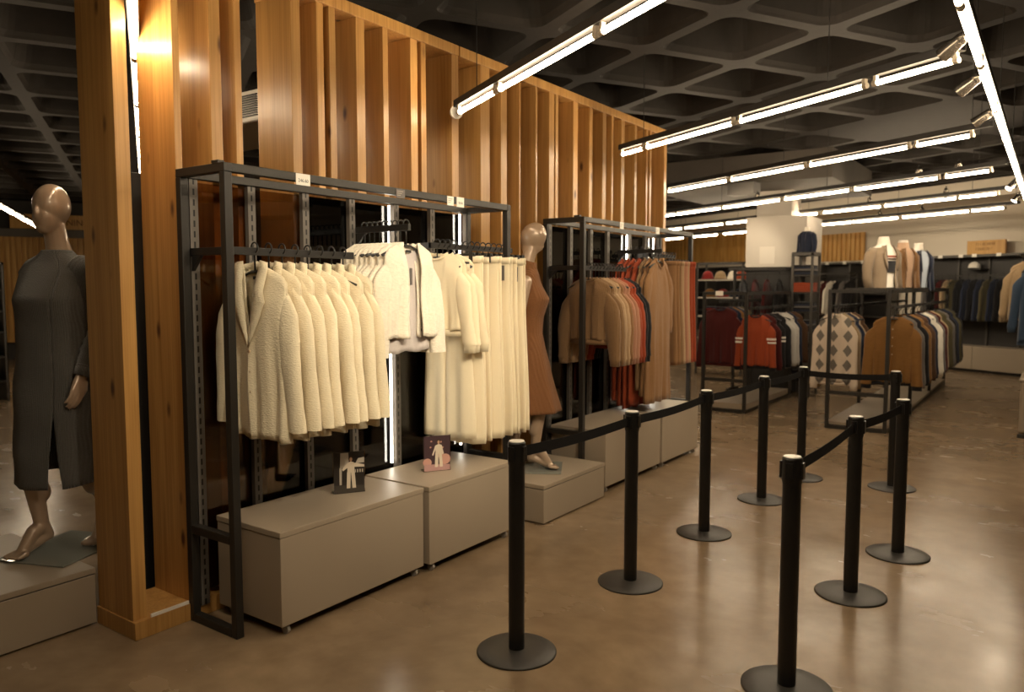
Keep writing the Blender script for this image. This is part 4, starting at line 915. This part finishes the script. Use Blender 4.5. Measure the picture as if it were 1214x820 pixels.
# ------------------------------------------------------------------ floor racks further back
def floor_rack(label, x0, x1, y0, y1, H, rails, deck=None, mid=(), shelf=None, tags=()):
    t = thing('floor_rack', label, 'clothes rack', ((x0 + x1) / 2, (y0 + y1) / 2, 0)); w = 0.04
    for y in (y0, *mid, y1 - w):
        for x in (x0, x1 - w): m = MB(); m.box(x, x + w, y, y + w, 0, H); obj('upright', m, RACKM, t, bev=0.003)
        m = MB(); m.box(x0 + w, x1 - w, y, y + w, H - w, H); obj('top_tube', m, RACKM, t)
        m = MB(); m.box(x0 + w, x1 - w, y, y + w, 0, w); obj('bottom_tube', m, RACKM, t)
        m = MB(); m.box(x0 + w, x1 - w, y, y + w, 0.40, 0.44); obj('cross_bar', m, RACKM, t)
    for x in (x0, x1 - w):
        m = MB(); m.box(x, x + w, y0 + w, y1 - w, H - w, H); obj('side_beam', m, RACKM, t)
        m = MB(); m.box(x, x + w, y0 + w, y1 - w, 0, w); obj('floor_beam', m, RACKM, t)
    for (x, a, b, z) in rails:
        m = MB(); m.box(x - 0.012, x + 0.012, a, b, z - 0.018, z + 0.018)
        xe = x0 + w if x < (x0 + x1) / 2 else x1 - w
        obj('hang_rail', m, RACKM, t)
        for y in (a + 0.06, b - 0.08):
            m = MB(); m.box(min(x, xe), max(x, xe), y, y + 0.02, z - 0.015, z + 0.015); obj('rail_arm', m, RACKM, t)
    if deck: m = MB(); m.box(x0 + 0.005, x1 - 0.005, y0 + w, y1 - w, 0.045, deck); obj('deck', m, GREY, t)
    if shelf: m = MB(); m.box(x0, x1, y0 + shelf, y1, H, H + 0.018); obj('top_shelf', m, RACKM, t)
    for (x, y, z) in tags: m = MB(); m.box(x, x + 0.10, y0 - 0.004, y0 - 0.001, z - 0.03, z + 0.03); obj('price_tag', m, PAPER, t)
    return t
RB = floor_rack('dark floor rack with torso forms on top, argyle sweater and mustard jackets hanging', -2.126, -1.469, 9.31, 14.9, 1.603, [(-2.12, 9.42, 14.7, 1.40), (-1.47, 9.42, 14.7, 1.40)], 0.075, (11.1, 13.0), 0.9)
RC = floor_rack('dark floor rack with maroon sweaters, striped orange sweater and pale deck', -3.80, -3.20, 9.75, 11.75, 1.57, [(-3.62, 9.85, 11.65, 1.44), (-3.14, 9.85, 11.65, 1.36)], 0.12, (), None, [(-3.62, 9.75, 1.55)])
GRP = {}
def hang_series(seq, x, y0, dy, z, group, what, rack, kw={}, kw_of=None):
    for i, (mt, nm) in enumerate(seq):
        y = y0 + dy * i; k = dict(hw=0.205, hem=0.215, length=0.66, slope=0.06, neck=0.075, depth=0.045, drop=0.04, sl=0.62, spread=0.08, r0=0.072, r1=0.05); k.update(kw)
        if kw_of and i in kw_of: k.update(kw_of[i])
        lab = k.pop('label', None) or '%s garment back from the front on the %s, %s' % (ORD[i], rack, nm); kind = k.pop('kind', what)
        lab_ = lab
        wear((group, nm, tuple(sorted((a, str(b)) for a, b in k.items()))), lambda l, g: garment(kind, l, kind.replace('_', ' '), mt, seed=300 + 7 * i, group=g, **k), (x + R_.uniform(-.015, .015), y, z), R_.uniform(-.09, .09), lab_, group)
        hang((x, y, z + 0.085), 0, 'black hanger of the %s garment on the %s' % (ORD[i], rack), 'hangers on the ' + rack, False, 0.108)
hang_series([(MAROON, 'maroon'), (MAROON, 'maroon'), (NAVY, 'navy'), (MUST, 'mustard'), (NAVY, 'navy'), (GREYF, 'grey'), (OLIVE, 'olive')], -3.62, 9.96, 0.10, 1.36, 'sweaters on the left side of the maroon rack', 'sweater', 'left side of the maroon rack', dict(length=0.74),
            {0: dict(label='maroon ribbed sweater with navy collar at the front of the rack', band=NAVY, hw=0.22, hem=0.25, sl=0.70)})
hang_series([(ORANGE, 'burnt orange'), (MAROON, 'maroon'), (BLK, 'black'), (BLK, 'black'), (STONE, 'stone grey'), (STONE, 'stone grey'), (NAVY, 'navy'), (BROWN, 'dark brown')], -3.14, 9.95, 0.215, 1.275, 'sweaters on the right side of the maroon rack', 'sweater', 'right side of the maroon rack', dict(length=0.66, hw=0.18, hem=0.19, spread=0.05),
            {0: dict(label='burnt orange sweater with two white stripes on its sleeve', stripes=True, cuffmat=BLK), 2: dict(stripes=True, label='black sweater with white striped sleeves just behind the orange one'), 4: dict(label='stone grey sweater first of the two pale ones midway along the maroon rack side', length=0.72)})
hang_series([(ARG, 'argyle'), (SAND, 'sand'), (GREYF, 'grey'), (NAVY, 'navy'), (SAND, 'sand'), (BROWN, 'brown')], -2.10, 9.55, 0.14, 1.315, 'sweaters on the left side of the torso rack', 'sweater', 'left side of the torso rack', dict(length=0.80, sl=0.78, hw=0.18, hem=0.19, spread=0.05),
            {0: dict(label='pale argyle sweater with grey diamonds facing the queue')})
JK = dict(length=0.74, hw=0.205, hem=0.215, front='vee', vd=0.12, sl=0.72, spread=0.06, r0=0.085, r1=0.062, cuff=True, hemband=True)
hang_series([(MUST, 'mustard'), (GREYF, 'grey'), (BLK, 'black'), (MUST, 'mustard'), (BROWN, 'brown'), (NAVY, 'navy'), (OFFW, 'off white'), (GREYF, 'grey'), (MAROON, 'maroon'), (SAND, 'sand'), (OLIVE, 'olive'), (GREYF, 'grey'), (BLK, 'black'), (NAVY, 'navy'), (OLIVE, 'olive'), (BLK, 'black')], -1.47, 9.55, 0.30, 1.30, 'jackets on the right side of the torso rack', 'jacket', 'right side of the torso rack', JK,
            {0: dict(label='mustard suede bomber jacket with black collar facing the queue', band=BLK, cuffmat=BLK, collar=BLK, buttons=4), 6: dict(label='off white jacket midway along the torso rack')})
# torso forms dressed in jackets
def torso_form(label, loc, rz, jm, shirt, stripe=False, turtle=True, zs=1.0):
    t = thing('torso_form', label, 'torso form', loc, rz, 'torso forms')
    m = MB(); m.loft([ring(z, hw, yf, yb, n=32) for z, hw, yf, yb in interp([(0.0, 0.155, 0.095, 0.095), (0.12, 0.150, 0.095, 0.09), (0.30, 0.175, 0.115, 0.10), (0.42, 0.19, 0.11, 0.10), (0.49, 0.15, 0.085, 0.085), (0.52, 0.075, 0.065, 0.065), (0.56, 0.062, 0.058, 0.058), (0.63, 0.058, 0.055, 0.055)], 24)]); part('body', m, OFFW if not shirt else plain('form white', (0.75, 0.68, 0.58), 0.5), t)
    m = MB(); rows = [ring(z, hw, yf, yb, n=32) for z, hw, yf, yb in interp([(0.0, 0.162, 0.102, 0.102), (0.12, 0.157, 0.102, 0.098), (0.30, 0.182, 0.122, 0.107), (0.42, 0.195, 0.117, 0.107), (0.495, 0.152, 0.092, 0.092), (0.525, 0.082, 0.072, 0.072)] + ([(0.58, 0.068, 0.064, 0.064), (0.60, 0.066, 0.062, 0.062)] if turtle else []), 24)]
    m.loft(rows, False, False); sh = part('shirt', m, shirt or OFFW, t)
    if stripe:
        for z0, z1, mt in ((0.375, 0.395, ORANGE), (0.34, 0.36, BROWN), (0.19, 0.33, BLK)):
            m = MB(); m.loft([ring(z, 0.186 - (0.35 - z) * 0.06, 0.127, 0.108, n=32) for z in (z0, (z0 + z1) / 2, z1)], False, False); part('stripe', m, mt, sh)
    # open jacket: body sheet with a front gap, plus sleeves and lapels
    m = MB(); rows = []
    for z, hw, yf, yb, gp in interp([(0.515, 0.09, 0.080, 0.082, 1.0), (0.48, 0.165, 0.100, 0.100, 0.98), (0.42, 0.208, 0.128, 0.116, 0.80), (0.30, 0.20, 0.135, 0.118, 0.66), (0.12, 0.185, 0.13, 0.116, 0.62), (-0.05, 0.205, 0.14, 0.125, 0.72)], 26):
        n = 48; out = []
        for k in range(n + 1):
            a = -pi / 2 + gp / 2 + (2 * pi - gp) * k / n; c, s_ = cos(a), sin(a); p = 2.3
            out.append(Vector((hw * (abs(c) ** (2 / p)) * (1 if c > 0 else -1), (yb if s_ > 0 else yf) * (abs(s_) ** (2 / p)) * (1 if s_ > 0 else -1), z)))
        rows.append(out)
    m.loft(rows, False, False, closed=False); jk = part('jacket', m, jm, t, solid=0.01)
    for s in (-1, 1):
        m = MB(); pts = [Vector((s * 0.16, 0, 0.46)), Vector((s * 0.215, 0.0, 0.41)), Vector((s * 0.245, 0.015, 0.25)), Vector((s * 0.255, 0.005, 0.12)), Vector((s * 0.25, -0.03, -0.05))]
        m.tube(pts, [0.055, 0.068, 0.062, 0.056, 0.05], 18); part('sleeve', m, jm, jk)
        m = MB(); m.loft([[Vector((s * x0, y, z)), Vector((s * (x0 + w_), y - 0.008, z - 0.01))] for x0, w_, y, z in ((0.05, 0.02, -0.085, 0.53), (0.075, 0.045, -0.118, 0.46), (0.085, 0.06, -0.138, 0.38), (0.08, 0.04, -0.145, 0.30), (0.075, 0.006, -0.142, 0.22))], False, False, closed=False); part('lapel', m, jm, jk, solid=0.006)
    m = MB(); m.box(-0.1, 0.1, -0.07, 0.07, -0.004, 0.0); part('stand_plate', m, RACKM, t, False)
    return t
torso_form('torso form in taupe jacket over white shirt with black chest block, on the rack', (-1.78, 10.6, 1.626), radians(58), TAUPE, OFFW, True)
torso_form('torso form in camel jacket, middle of the three on the rack', (-1.70, 11.55, 1.626), radians(58), CAMEL, fab('peach knit', (0.55, 0.36, 0.24)))
torso_form('torso form in navy jacket over pale blue shirt on the rack', (-1.62, 12.35, 1.626), radians(58), NAVY, fab('pale blue cotton', (0.45, 0.50, 0.56)), False, False)
# ------------------------------------------------------------------ shelving tower with folded clothes
def folded(parent_none, label, loc, wd, dp, n, mats, rz=0, group='folded stacks'):
    t = thing('folded_clothes', label, 'folded clothes', loc, rz, group); z = 0
    for i in range(n):
        h = 0.028; m = MB(); m.box(-wd / 2 + rnd.uniform(0, .01), wd / 2 - rnd.uniform(0, .01), -dp / 2, dp / 2, z, z + h); o = obj('folded_garment', None, None, t, me=m.mesh('folded_garment', mats[i % len(mats)]), bev=0.011); z += h
    return t
def shelf_unit(label, x0, x1, y0, y1, H, levels, back=False, board=RACKM):
    t = thing('shelf_unit', label, 'shelving', ((x0 + x1) / 2, (y0 + y1) / 2, 0)); w = 0.035
    for x in (x0, x1 - w):
        for y in (y0, y1 - w): m = MB(); m.box(x, x + w, y, y + w, 0, H); obj('upright', m, plain('shelf steel', (0.075, 0.068, 0.06), 0.4, 0.3), t)
    for z in levels: m = MB(); m.box(x0 + w * .3, x1 - w * .3, y0 + w * .3, y1 - w * .3, z - 0.025, z); obj('shelf', m, board, t)
    m = MB()
    for a, b, c, d in ((x0, x1, y0, y0 + w), (x0, x1, y1 - w, y1), (x0, x0 + w, y0, y1), (x1 - w, x1, y0, y1)): m.box(a, b, c, d, H, H + 0.035)
    obj('top_frame', m, MATS['shelf steel'], t)
    if back: m = MB(); m.box(x0, x1, y1 - 0.01, y1, 0, H); obj('back_panel', m, BLACK, t)
    return t
shelf_unit('dark steel shelving tower of folded clothes beside the white pillar', -3.235, -2.92, 11.82, 12.27, 2.10, [0.25, 0.65, 1.0, 1.27, 1.56, 1.82])
for i, z in enumerate([0.25, 0.65, 1.0, 1.27, 1.56, 1.82]):
    for j, y in enumerate((11.93, 12.15)):
        folded(None, '%s stack of folded clothes on the %s shelf of the steel tower' % ('front' if j == 0 else 'rear', ['lowest', 'second', 'third', 'fourth', 'fifth', 'top'][i]), (-3.078, y, z), 0.26, 0.19, 5, [NAVY, BLK, GREYF] if z != 1.56 else [ORANGE, ORANGE, RED], 0)
m = MB(); m.box(-3.23, -2.925, 11.83, 12.26, 2.136, 2.15); tag(obj('shelf_board', m, RACKM), 'dark shelf board carrying the navy torso form on the steel tower', 'shelf')
tf = torso_form('small torso form in navy jacket high on the steel shelving tower', (-3.08, 12.05, 2.152), radians(-30), NAVY, NAVY, False, False); tf.scale = (0.6, 0.6, 0.6)
# hat shelves beside the partition end
shelf_unit('low-lit shelf unit of hats and folded knits beyond the pine partition end', -5.55, -4.65, 13.9, 14.4, 2.06, [0.3, 0.7, 1.1, 1.45, 1.78], False, plain('pale shelf', (0.50, 0.45, 0.38), 0.5))
hp = None
for i, (x, z, mt) in enumerate([(-5.40, 1.78, CHECKR), (-5.15, 1.78, SAND), (-4.9, 1.78, OFFW), (-4.75, 1.78, ORANGE), (-5.35, 1.45, MUST), (-5.1, 1.45, CHECKR), (-4.85, 1.45, NAVY)]):
    t = thing('knit_hat', '%s %s knit hat from the end on the %s shelf of hats' % (ORD[i % 4], ['red', 'sand', 'white', 'orange', 'mustard', 'red', 'navy'][i], 'upper' if z > 1.6 else 'lower'), 'hat', (x, 14.1, z + 0.002), 0, 'hats on the hat shelves')
    m = MB(); m.lathe([(0.10, 0), (0.105, 0.03), (0.10, 0.08), (0.075, 0.13), (0.03, 0.155), (0, 0.158)], n=24); part('crown', m, mt, t)
    m = MB(); m.lathe([(0.107, 0.0), (0.112, 0.02), (0.108, 0.045)], n=24); part('cuff', m, mt, t, solid=0.008)
for i, (x, z) in enumerate([(-5.3, 1.1), (-4.9, 1.1), (-5.3, 0.7), (-4.9, 0.7), (-5.3, 0.3), (-4.9, 0.3)]):
    folded(None, '%s folded stack on the %s level under the hats' % (('far' , 'near')[i % 2], ['upper', 'middle', 'lowest'][i // 2]), (x, 14.15, z), 0.3, 0.3, 6, [[MAROON, CHECKR, NAVY], [MUST, SAND, BROWN], [NAVY, GREYF, BLK]][i // 2])
# --------- racks by the back wall and around the pillar
def simple_rack(label, c, ang, wd, H, cols, group, what, zoff=0.1, dz=0.0, ls=0.7, ups=(-1, 1)):
    t = thing('garment_rail', label, 'clothes rack', c, ang); m = MB()
    for s in ups:
        m = MB(); m.box(s * wd / 2 - 0.02, s * wd / 2 + 0.02, -0.02, 0.02, 0, H); part('upright', m, RACKM, t, False)
        m = MB(); m.box(s * wd / 2 - 0.02, s * wd / 2 + 0.02, -0.25, 0.25, 0, 0.04); part('foot', m, RACKM, t, False)
        m = MB(); m.box(s * wd / 2 - 0.02, s * wd / 2 + 0.02, -0.25, 0.25, H - 0.04, H); part('top_arm', m, RACKM, t, False)
    m = MB(); m.box(-wd / 2, wd / 2, -0.012, 0.012, H - zoff - 0.02, H - zoff + 0.012); part('hang_rail', m, RACKM, t, False)
    if len(ups) == 2:
        for s in (-1, 1): m = MB(); m.box(-wd / 2, wd / 2, s * 0.25 - 0.015, s * 0.25 + 0.015, H - 0.035, H); part('top_bar', m, RACKM, t, False)
    else: m = MB(); m.box(wd / 2 - 0.02, wd / 2 + 0.02, -0.02, 0.02, H - zoff, H); part('post_top', m, RACKM, t, False)
    d = Vector((cos(ang), sin(ang), 0)); n = len(cols)
    for i, (mt, nm) in enumerate(cols):
        p = Vector(c) + d * ((i + 0.7) / (n + 0.4) - 0.5) * wd * 0.96 + Vector((0, 0, H - zoff - 0.085))
        wear((group, nm), lambda l, g: garment(what, l, what, mt, seed=500 + i, group=g, hw=0.20, hem=0.215, length=ls, depth=0.04, sl=0.60, spread=0.075, drop=0.04), p, ang + pi / 2 + R_.uniform(-.15, .15), '%s garment along the %s, %s' % (ORD[i], group, nm), group)
        hang(p + Vector((0, 0, 0.085)), ang + pi / 2, 'black hanger of the %s garment along the %s' % (ORD[i], group), 'hangers along the ' + group, False, 0.108)
    return t
AW = lrot()
simple_rack('dark rail of maroon clothes close against the pillar', (-3.74, 12.03, 0), 0.0, 0.84, 1.93, [(BLK, 'black'), (MAROON, 'maroon'), (MAROON, 'maroon'), (BLK, 'black')], 'pillar rail', 'sweater')
simple_rack('dark rail of red and white tops beneath the short pine slat panel', ln(-12.45, 13.6), AW, 1.6, 1.95, [(BROWN, 'brown'), (BROWN, 'brown'), (CHECKR, 'red'), (OFFW, 'white'), (MAROON, 'maroon'), (OFFW, 'white'), (BLK, 'black'), (GREYF, 'grey'), (BLK, 'black')], 'back wall red and white rail', 'sweater')
# long wall unit on the right
wu = thing('wall_unit', 'long dark wall unit of hanging jackets under the small pine sign', 'wall unit', ln(-9.2, 14.5), AW)
def wbox(m, a, b, y0, y1, z0, z1): m.box(a, b, y0, y1, z0, z1)
HWU = 2.26
m = MB(); m.box(-1.6, 3.4, 0.24, 0.26, 0.5, HWU); part('back_panel', m, plain('dark perforated panel', (0.022, 0.019, 0.017), 0.5), wu, False)
m = MB(); m.box(-1.6, 3.4, -0.16, 0.24, HWU - 0.045, HWU); part('top_beam', m, plain('shelf steel', (0.075, 0.068, 0.06), 0.4), wu, False)
for i in range(9): m = MB(); m.box(-1.6 + i * 0.62, -1.565 + i * 0.62, 0.2, 0.24, 0.5, HWU - 0.045); part('upright', m, MATS['shelf steel'], wu, False)
m = MB(); m.box(-1.55, 3.35, -0.115, -0.085, 1.84, 1.87); part('hang_rail', m, RACKM, wu, False)
for i in range(5): m = MB(); m.box(-1.55 + i * 1.2, -1.53 + i * 1.2, -0.10, 0.2, 1.845, 1.865); part('rail_arm', m, RACKM, wu, False)
for i in range(4): m = MB(); m.box(-1.6 + i * 1.25, -0.358 + i * 1.25, -0.18, 0.24, 0.06, 0.5); part('drawer_unit', m, GREY, wu, False)
m = MB(); m.box(-1.58, 3.38, -0.12, 0.22, 0, 0.06); part('toe_kick', m, BLACK, wu, False)
for x in (-1.15, -0.72, -0.45, 0.02): m = MB(); m.box(x, x + 0.09, -0.166, -0.161, HWU - 0.05, HWU + 0.01); part('price_tag', m, PAPER, wu, False)
cols = [(GREYF, 'grey'), (BLK, 'black'), (MAROON, 'maroon'), (SAND, 'sand'), (OLIVE, 'olive'), (BLK, 'black'), (NAVY, 'navy'), (BLK, 'black'), (NAVY, 'navy'), (OLIVE, 'olive'), (NAVY, 'navy'), (BLK, 'black'), (SAND, 'sand'), (BROWN, 'brown'), (BLK, 'black'), (GREYF, 'grey')]
for i, (mt, nm) in enumerate(cols):
    p = ln(-9.2 - 1.35 + i * 0.135, 14.5 - 0.10, 1.775)
    wear(('wallj', nm), lambda l, g: garment('jacket', l, 'jacket', mt, seed=700 + i, group=g, hw=0.195, hem=0.205, length=0.78, depth=0.045, sl=0.68, spread=0.05, drop=0.04, hemband=False), p, AW + pi / 2 + R_.uniform(-.12, .12), '%s jacket along the dark wall unit, %s' % (ORD[i], nm), 'jackets on the dark wall unit')
    hang(p + Vector((0, 0, 0.085)), AW + pi / 2, 'black hanger of the %s jacket along the dark wall unit' % ORD[i], 'hangers on the dark wall unit', False, 0.108)
cp = thing('white_cap', 'white cap with dark patches shown high in the dark wall unit', 'cap', ln(-9.74, 14.56, 1.99), AW)
m = MB(); m.lathe([(0.10, 0), (0.11, 0.03), (0.095, 0.09), (0.05, 0.13), (0, 0.14)], n=20); part('crown', m, OFFW, cp)
m = MB(); m.loft([[Vector((0.10 * cos(a), -0.10 * abs(sin(a)) - (0.07 * sin(a) if q else 0), 0.004 + 0.01 * q)) for a in [pi * k / 10 for k in range(11)]] for q in (0, 1)], False, False, closed=False); part('brim', m, BLK, cp, solid=0.006)
m = MB(); m.box(-0.2, 0.2, -0.12, 0.18, -0.02, 0.0); part('shelf_plate', m, RACKM, cp, False)
sg = thing('wood_sign', 'small pine sign with engraved lines on top of the dark wall unit', 'sign', ln(-9.45, 14.45, HWU), AW)
m = MB(); m.box(-0.37, 0.37, -0.02, 0.02, 0.0, 0.265); part('board', m, SIGNW, sg, False)
rr = random.Random(5)
for row, (z, n_) in enumerate(((0.165, 9), (0.075, 8))):
    m = MB(); x = -0.19
    for i in range(n_):
        w_ = 0.026
        m.box(x, x + 0.007, -0.023, -0.0195, z, z + 0.055)
        if rr.random() < 0.7: m.box(x, x + w_, -0.023, -0.0195, z + 0.048 * rr.choice((0, 1, 0.5)), z + 0.048 * rr.choice((0, 1, 0.5)) + 0.007) if False else m.box(x, x + w_, -0.023, -0.0195, z + 0.048, z + 0.055)
        if rr.random() < 0.6: m.box(x + w_ - 0.007, x + w_, -0.023, -0.0195, z, z + 0.055)
        x += 0.042
    part('lettering', m, SIGNT, sg, False)
# right edge: cabinet and hanging denim
cb = thing('cabinet', 'pale grey rounded cabinet at the right edge of the picture', 'cabinet', (0.25, 10.4, 0))
m = MB(); m.box(-0.52, 0.5, -0.35, 0.6, 0.03, 0.60); o = part('body', m, GREY, cb, False); b = o.modifiers.new('edge', 'BEVEL'); b.width = 0.03; b.segments = 4
m = MB(); m.box(-0.53, 0.51, -0.36, 0.61, 0.60, 0.62); o = part('top_panel', m, GREY, cb, False); b = o.modifiers.new('edge', 'BEVEL'); b.width = 0.008
m = MB(); m.box(-0.47, 0.45, -0.3, 0.55, 0, 0.03); part('base', m, GREYD, cb, False)
simple_rack('dark rail with the denim jacket at the right edge of the picture', (-0.10, 9.42, 0), radians(80), 0.9, 2.07, [(DENIM, 'denim')], 'right edge rail', 'jacket', 0.12, 0, 0.80, (1,))
simple_rack('dark rail with a sand jacket behind the denim one', (-0.22, 11.85, 0), radians(75), 1.2, 2.15, [(SAND, 'sand'), (BLK, 'black')], 'sand jacket rail', 'jacket', 0.12, 0, 0.7, (1,))
# far left room behind the posts
dc = thing('drawer_cabinet', 'grey drawer cabinet on the floor behind the grey-dressed mannequin', 'cabinet', (-10.5, 4.75, 0), radians(-15))
m = MB(); m.box(-0.6, 0.42, 0.0, 0.5, 0.03, 0.60); part('body', m, GREY, dc, False); m = MB(); m.box(-0.62, 0.44, -0.02, 0.52, 0.60, 0.63); part('top_panel', m, GREY, dc, False); m = MB(); m.box(-0.55, 0.37, 0.05, 0.45, 0, 0.03); part('base', m, GREYD, dc, False)
for i in range(4): folded(None, '%s white folded stack on the grey drawer cabinet' % ORD[i], Vector((-10.5, 4.75, 0.632)) + Matrix.Rotation(radians(-15), 3, 'Z') @ Vector((-0.45 + i * 0.24, 0.25, 0)), 0.2, 0.3, 6, [OFFW, STONE, WHITE], radians(-15))
shelf_unit('dark shelving at the left edge behind the grey-dressed mannequin', -12.9, -12.25, 3.6, 4.82, 1.95, [0.3, 0.65, 1.0, 1.3, 1.6, 1.85], True)
for i, z in enumerate([0.3, 0.65, 1.0, 1.3, 1.6]):
    for j, y in enumerate((3.9, 4.25, 4.6)): folded(None, '%s folded stack on the %s level of the dark left-edge shelving' % (ORD[j], ['lowest', 'second', 'third', 'fourth', 'fifth'][i]), (-12.55, y, z), 0.4, 0.26, 5, [[MAROON, OFFW, BLK], [PINK, BLK, STONE], [BLK, CHECKR, OFFW]][(i + j) % 3])
shelf_unit('black shelving beside the grey drawer cabinet, seen past the first pine post', -9.88, -9.45, 4.70, 5.2, 0.95, [0.2, 0.5, 0.8], True)
for i, z in enumerate((0.2, 0.5, 0.8)): folded(None, 'white folded stack on the %s of the black shelving past the first pine post' % ['lowest shelf', 'middle shelf', 'top shelf'][i], (-9.66, 4.9, z), 0.3, 0.3, 4, [OFFW, STONE])

wv = thing('wall_unit', 'dark shelving wall under the short pine slat panel behind the torso rack', 'wall unit', ln(-15.2, 14.6), AW)
m = MB(); m.box(-4.2, 3.7, 0.08, 0.10, 0.4, 2.2); part('back_panel', m, MATS['dark perforated panel'], wv, False)
for i, z in enumerate((1.0, 1.5, 2.2)): m = MB(); m.box(-4.2, 3.7, -0.25, 0.08, z - 0.03, z); part('shelf', m, MATS['shelf steel'], wv, False)
for i in range(9): m = MB(); m.box(-4.2 + i * 0.982, -4.165 + i * 0.982, -0.25, 0.08, 0.4, 2.17); part('upright', m, MATS['shelf steel'], wv, False)
m = MB(); m.box(-4.2, 3.7, -0.3, 0.1, 0.0, 0.4); part('base_cabinet', m, GREY, wv, False)
for x in (2.0, 2.5, 3.0, 3.3): m = MB(); m.box(x, x + 0.10, -0.256, -0.251, 2.16, 2.23); part('price_tag', m, PAPER, wv, False)
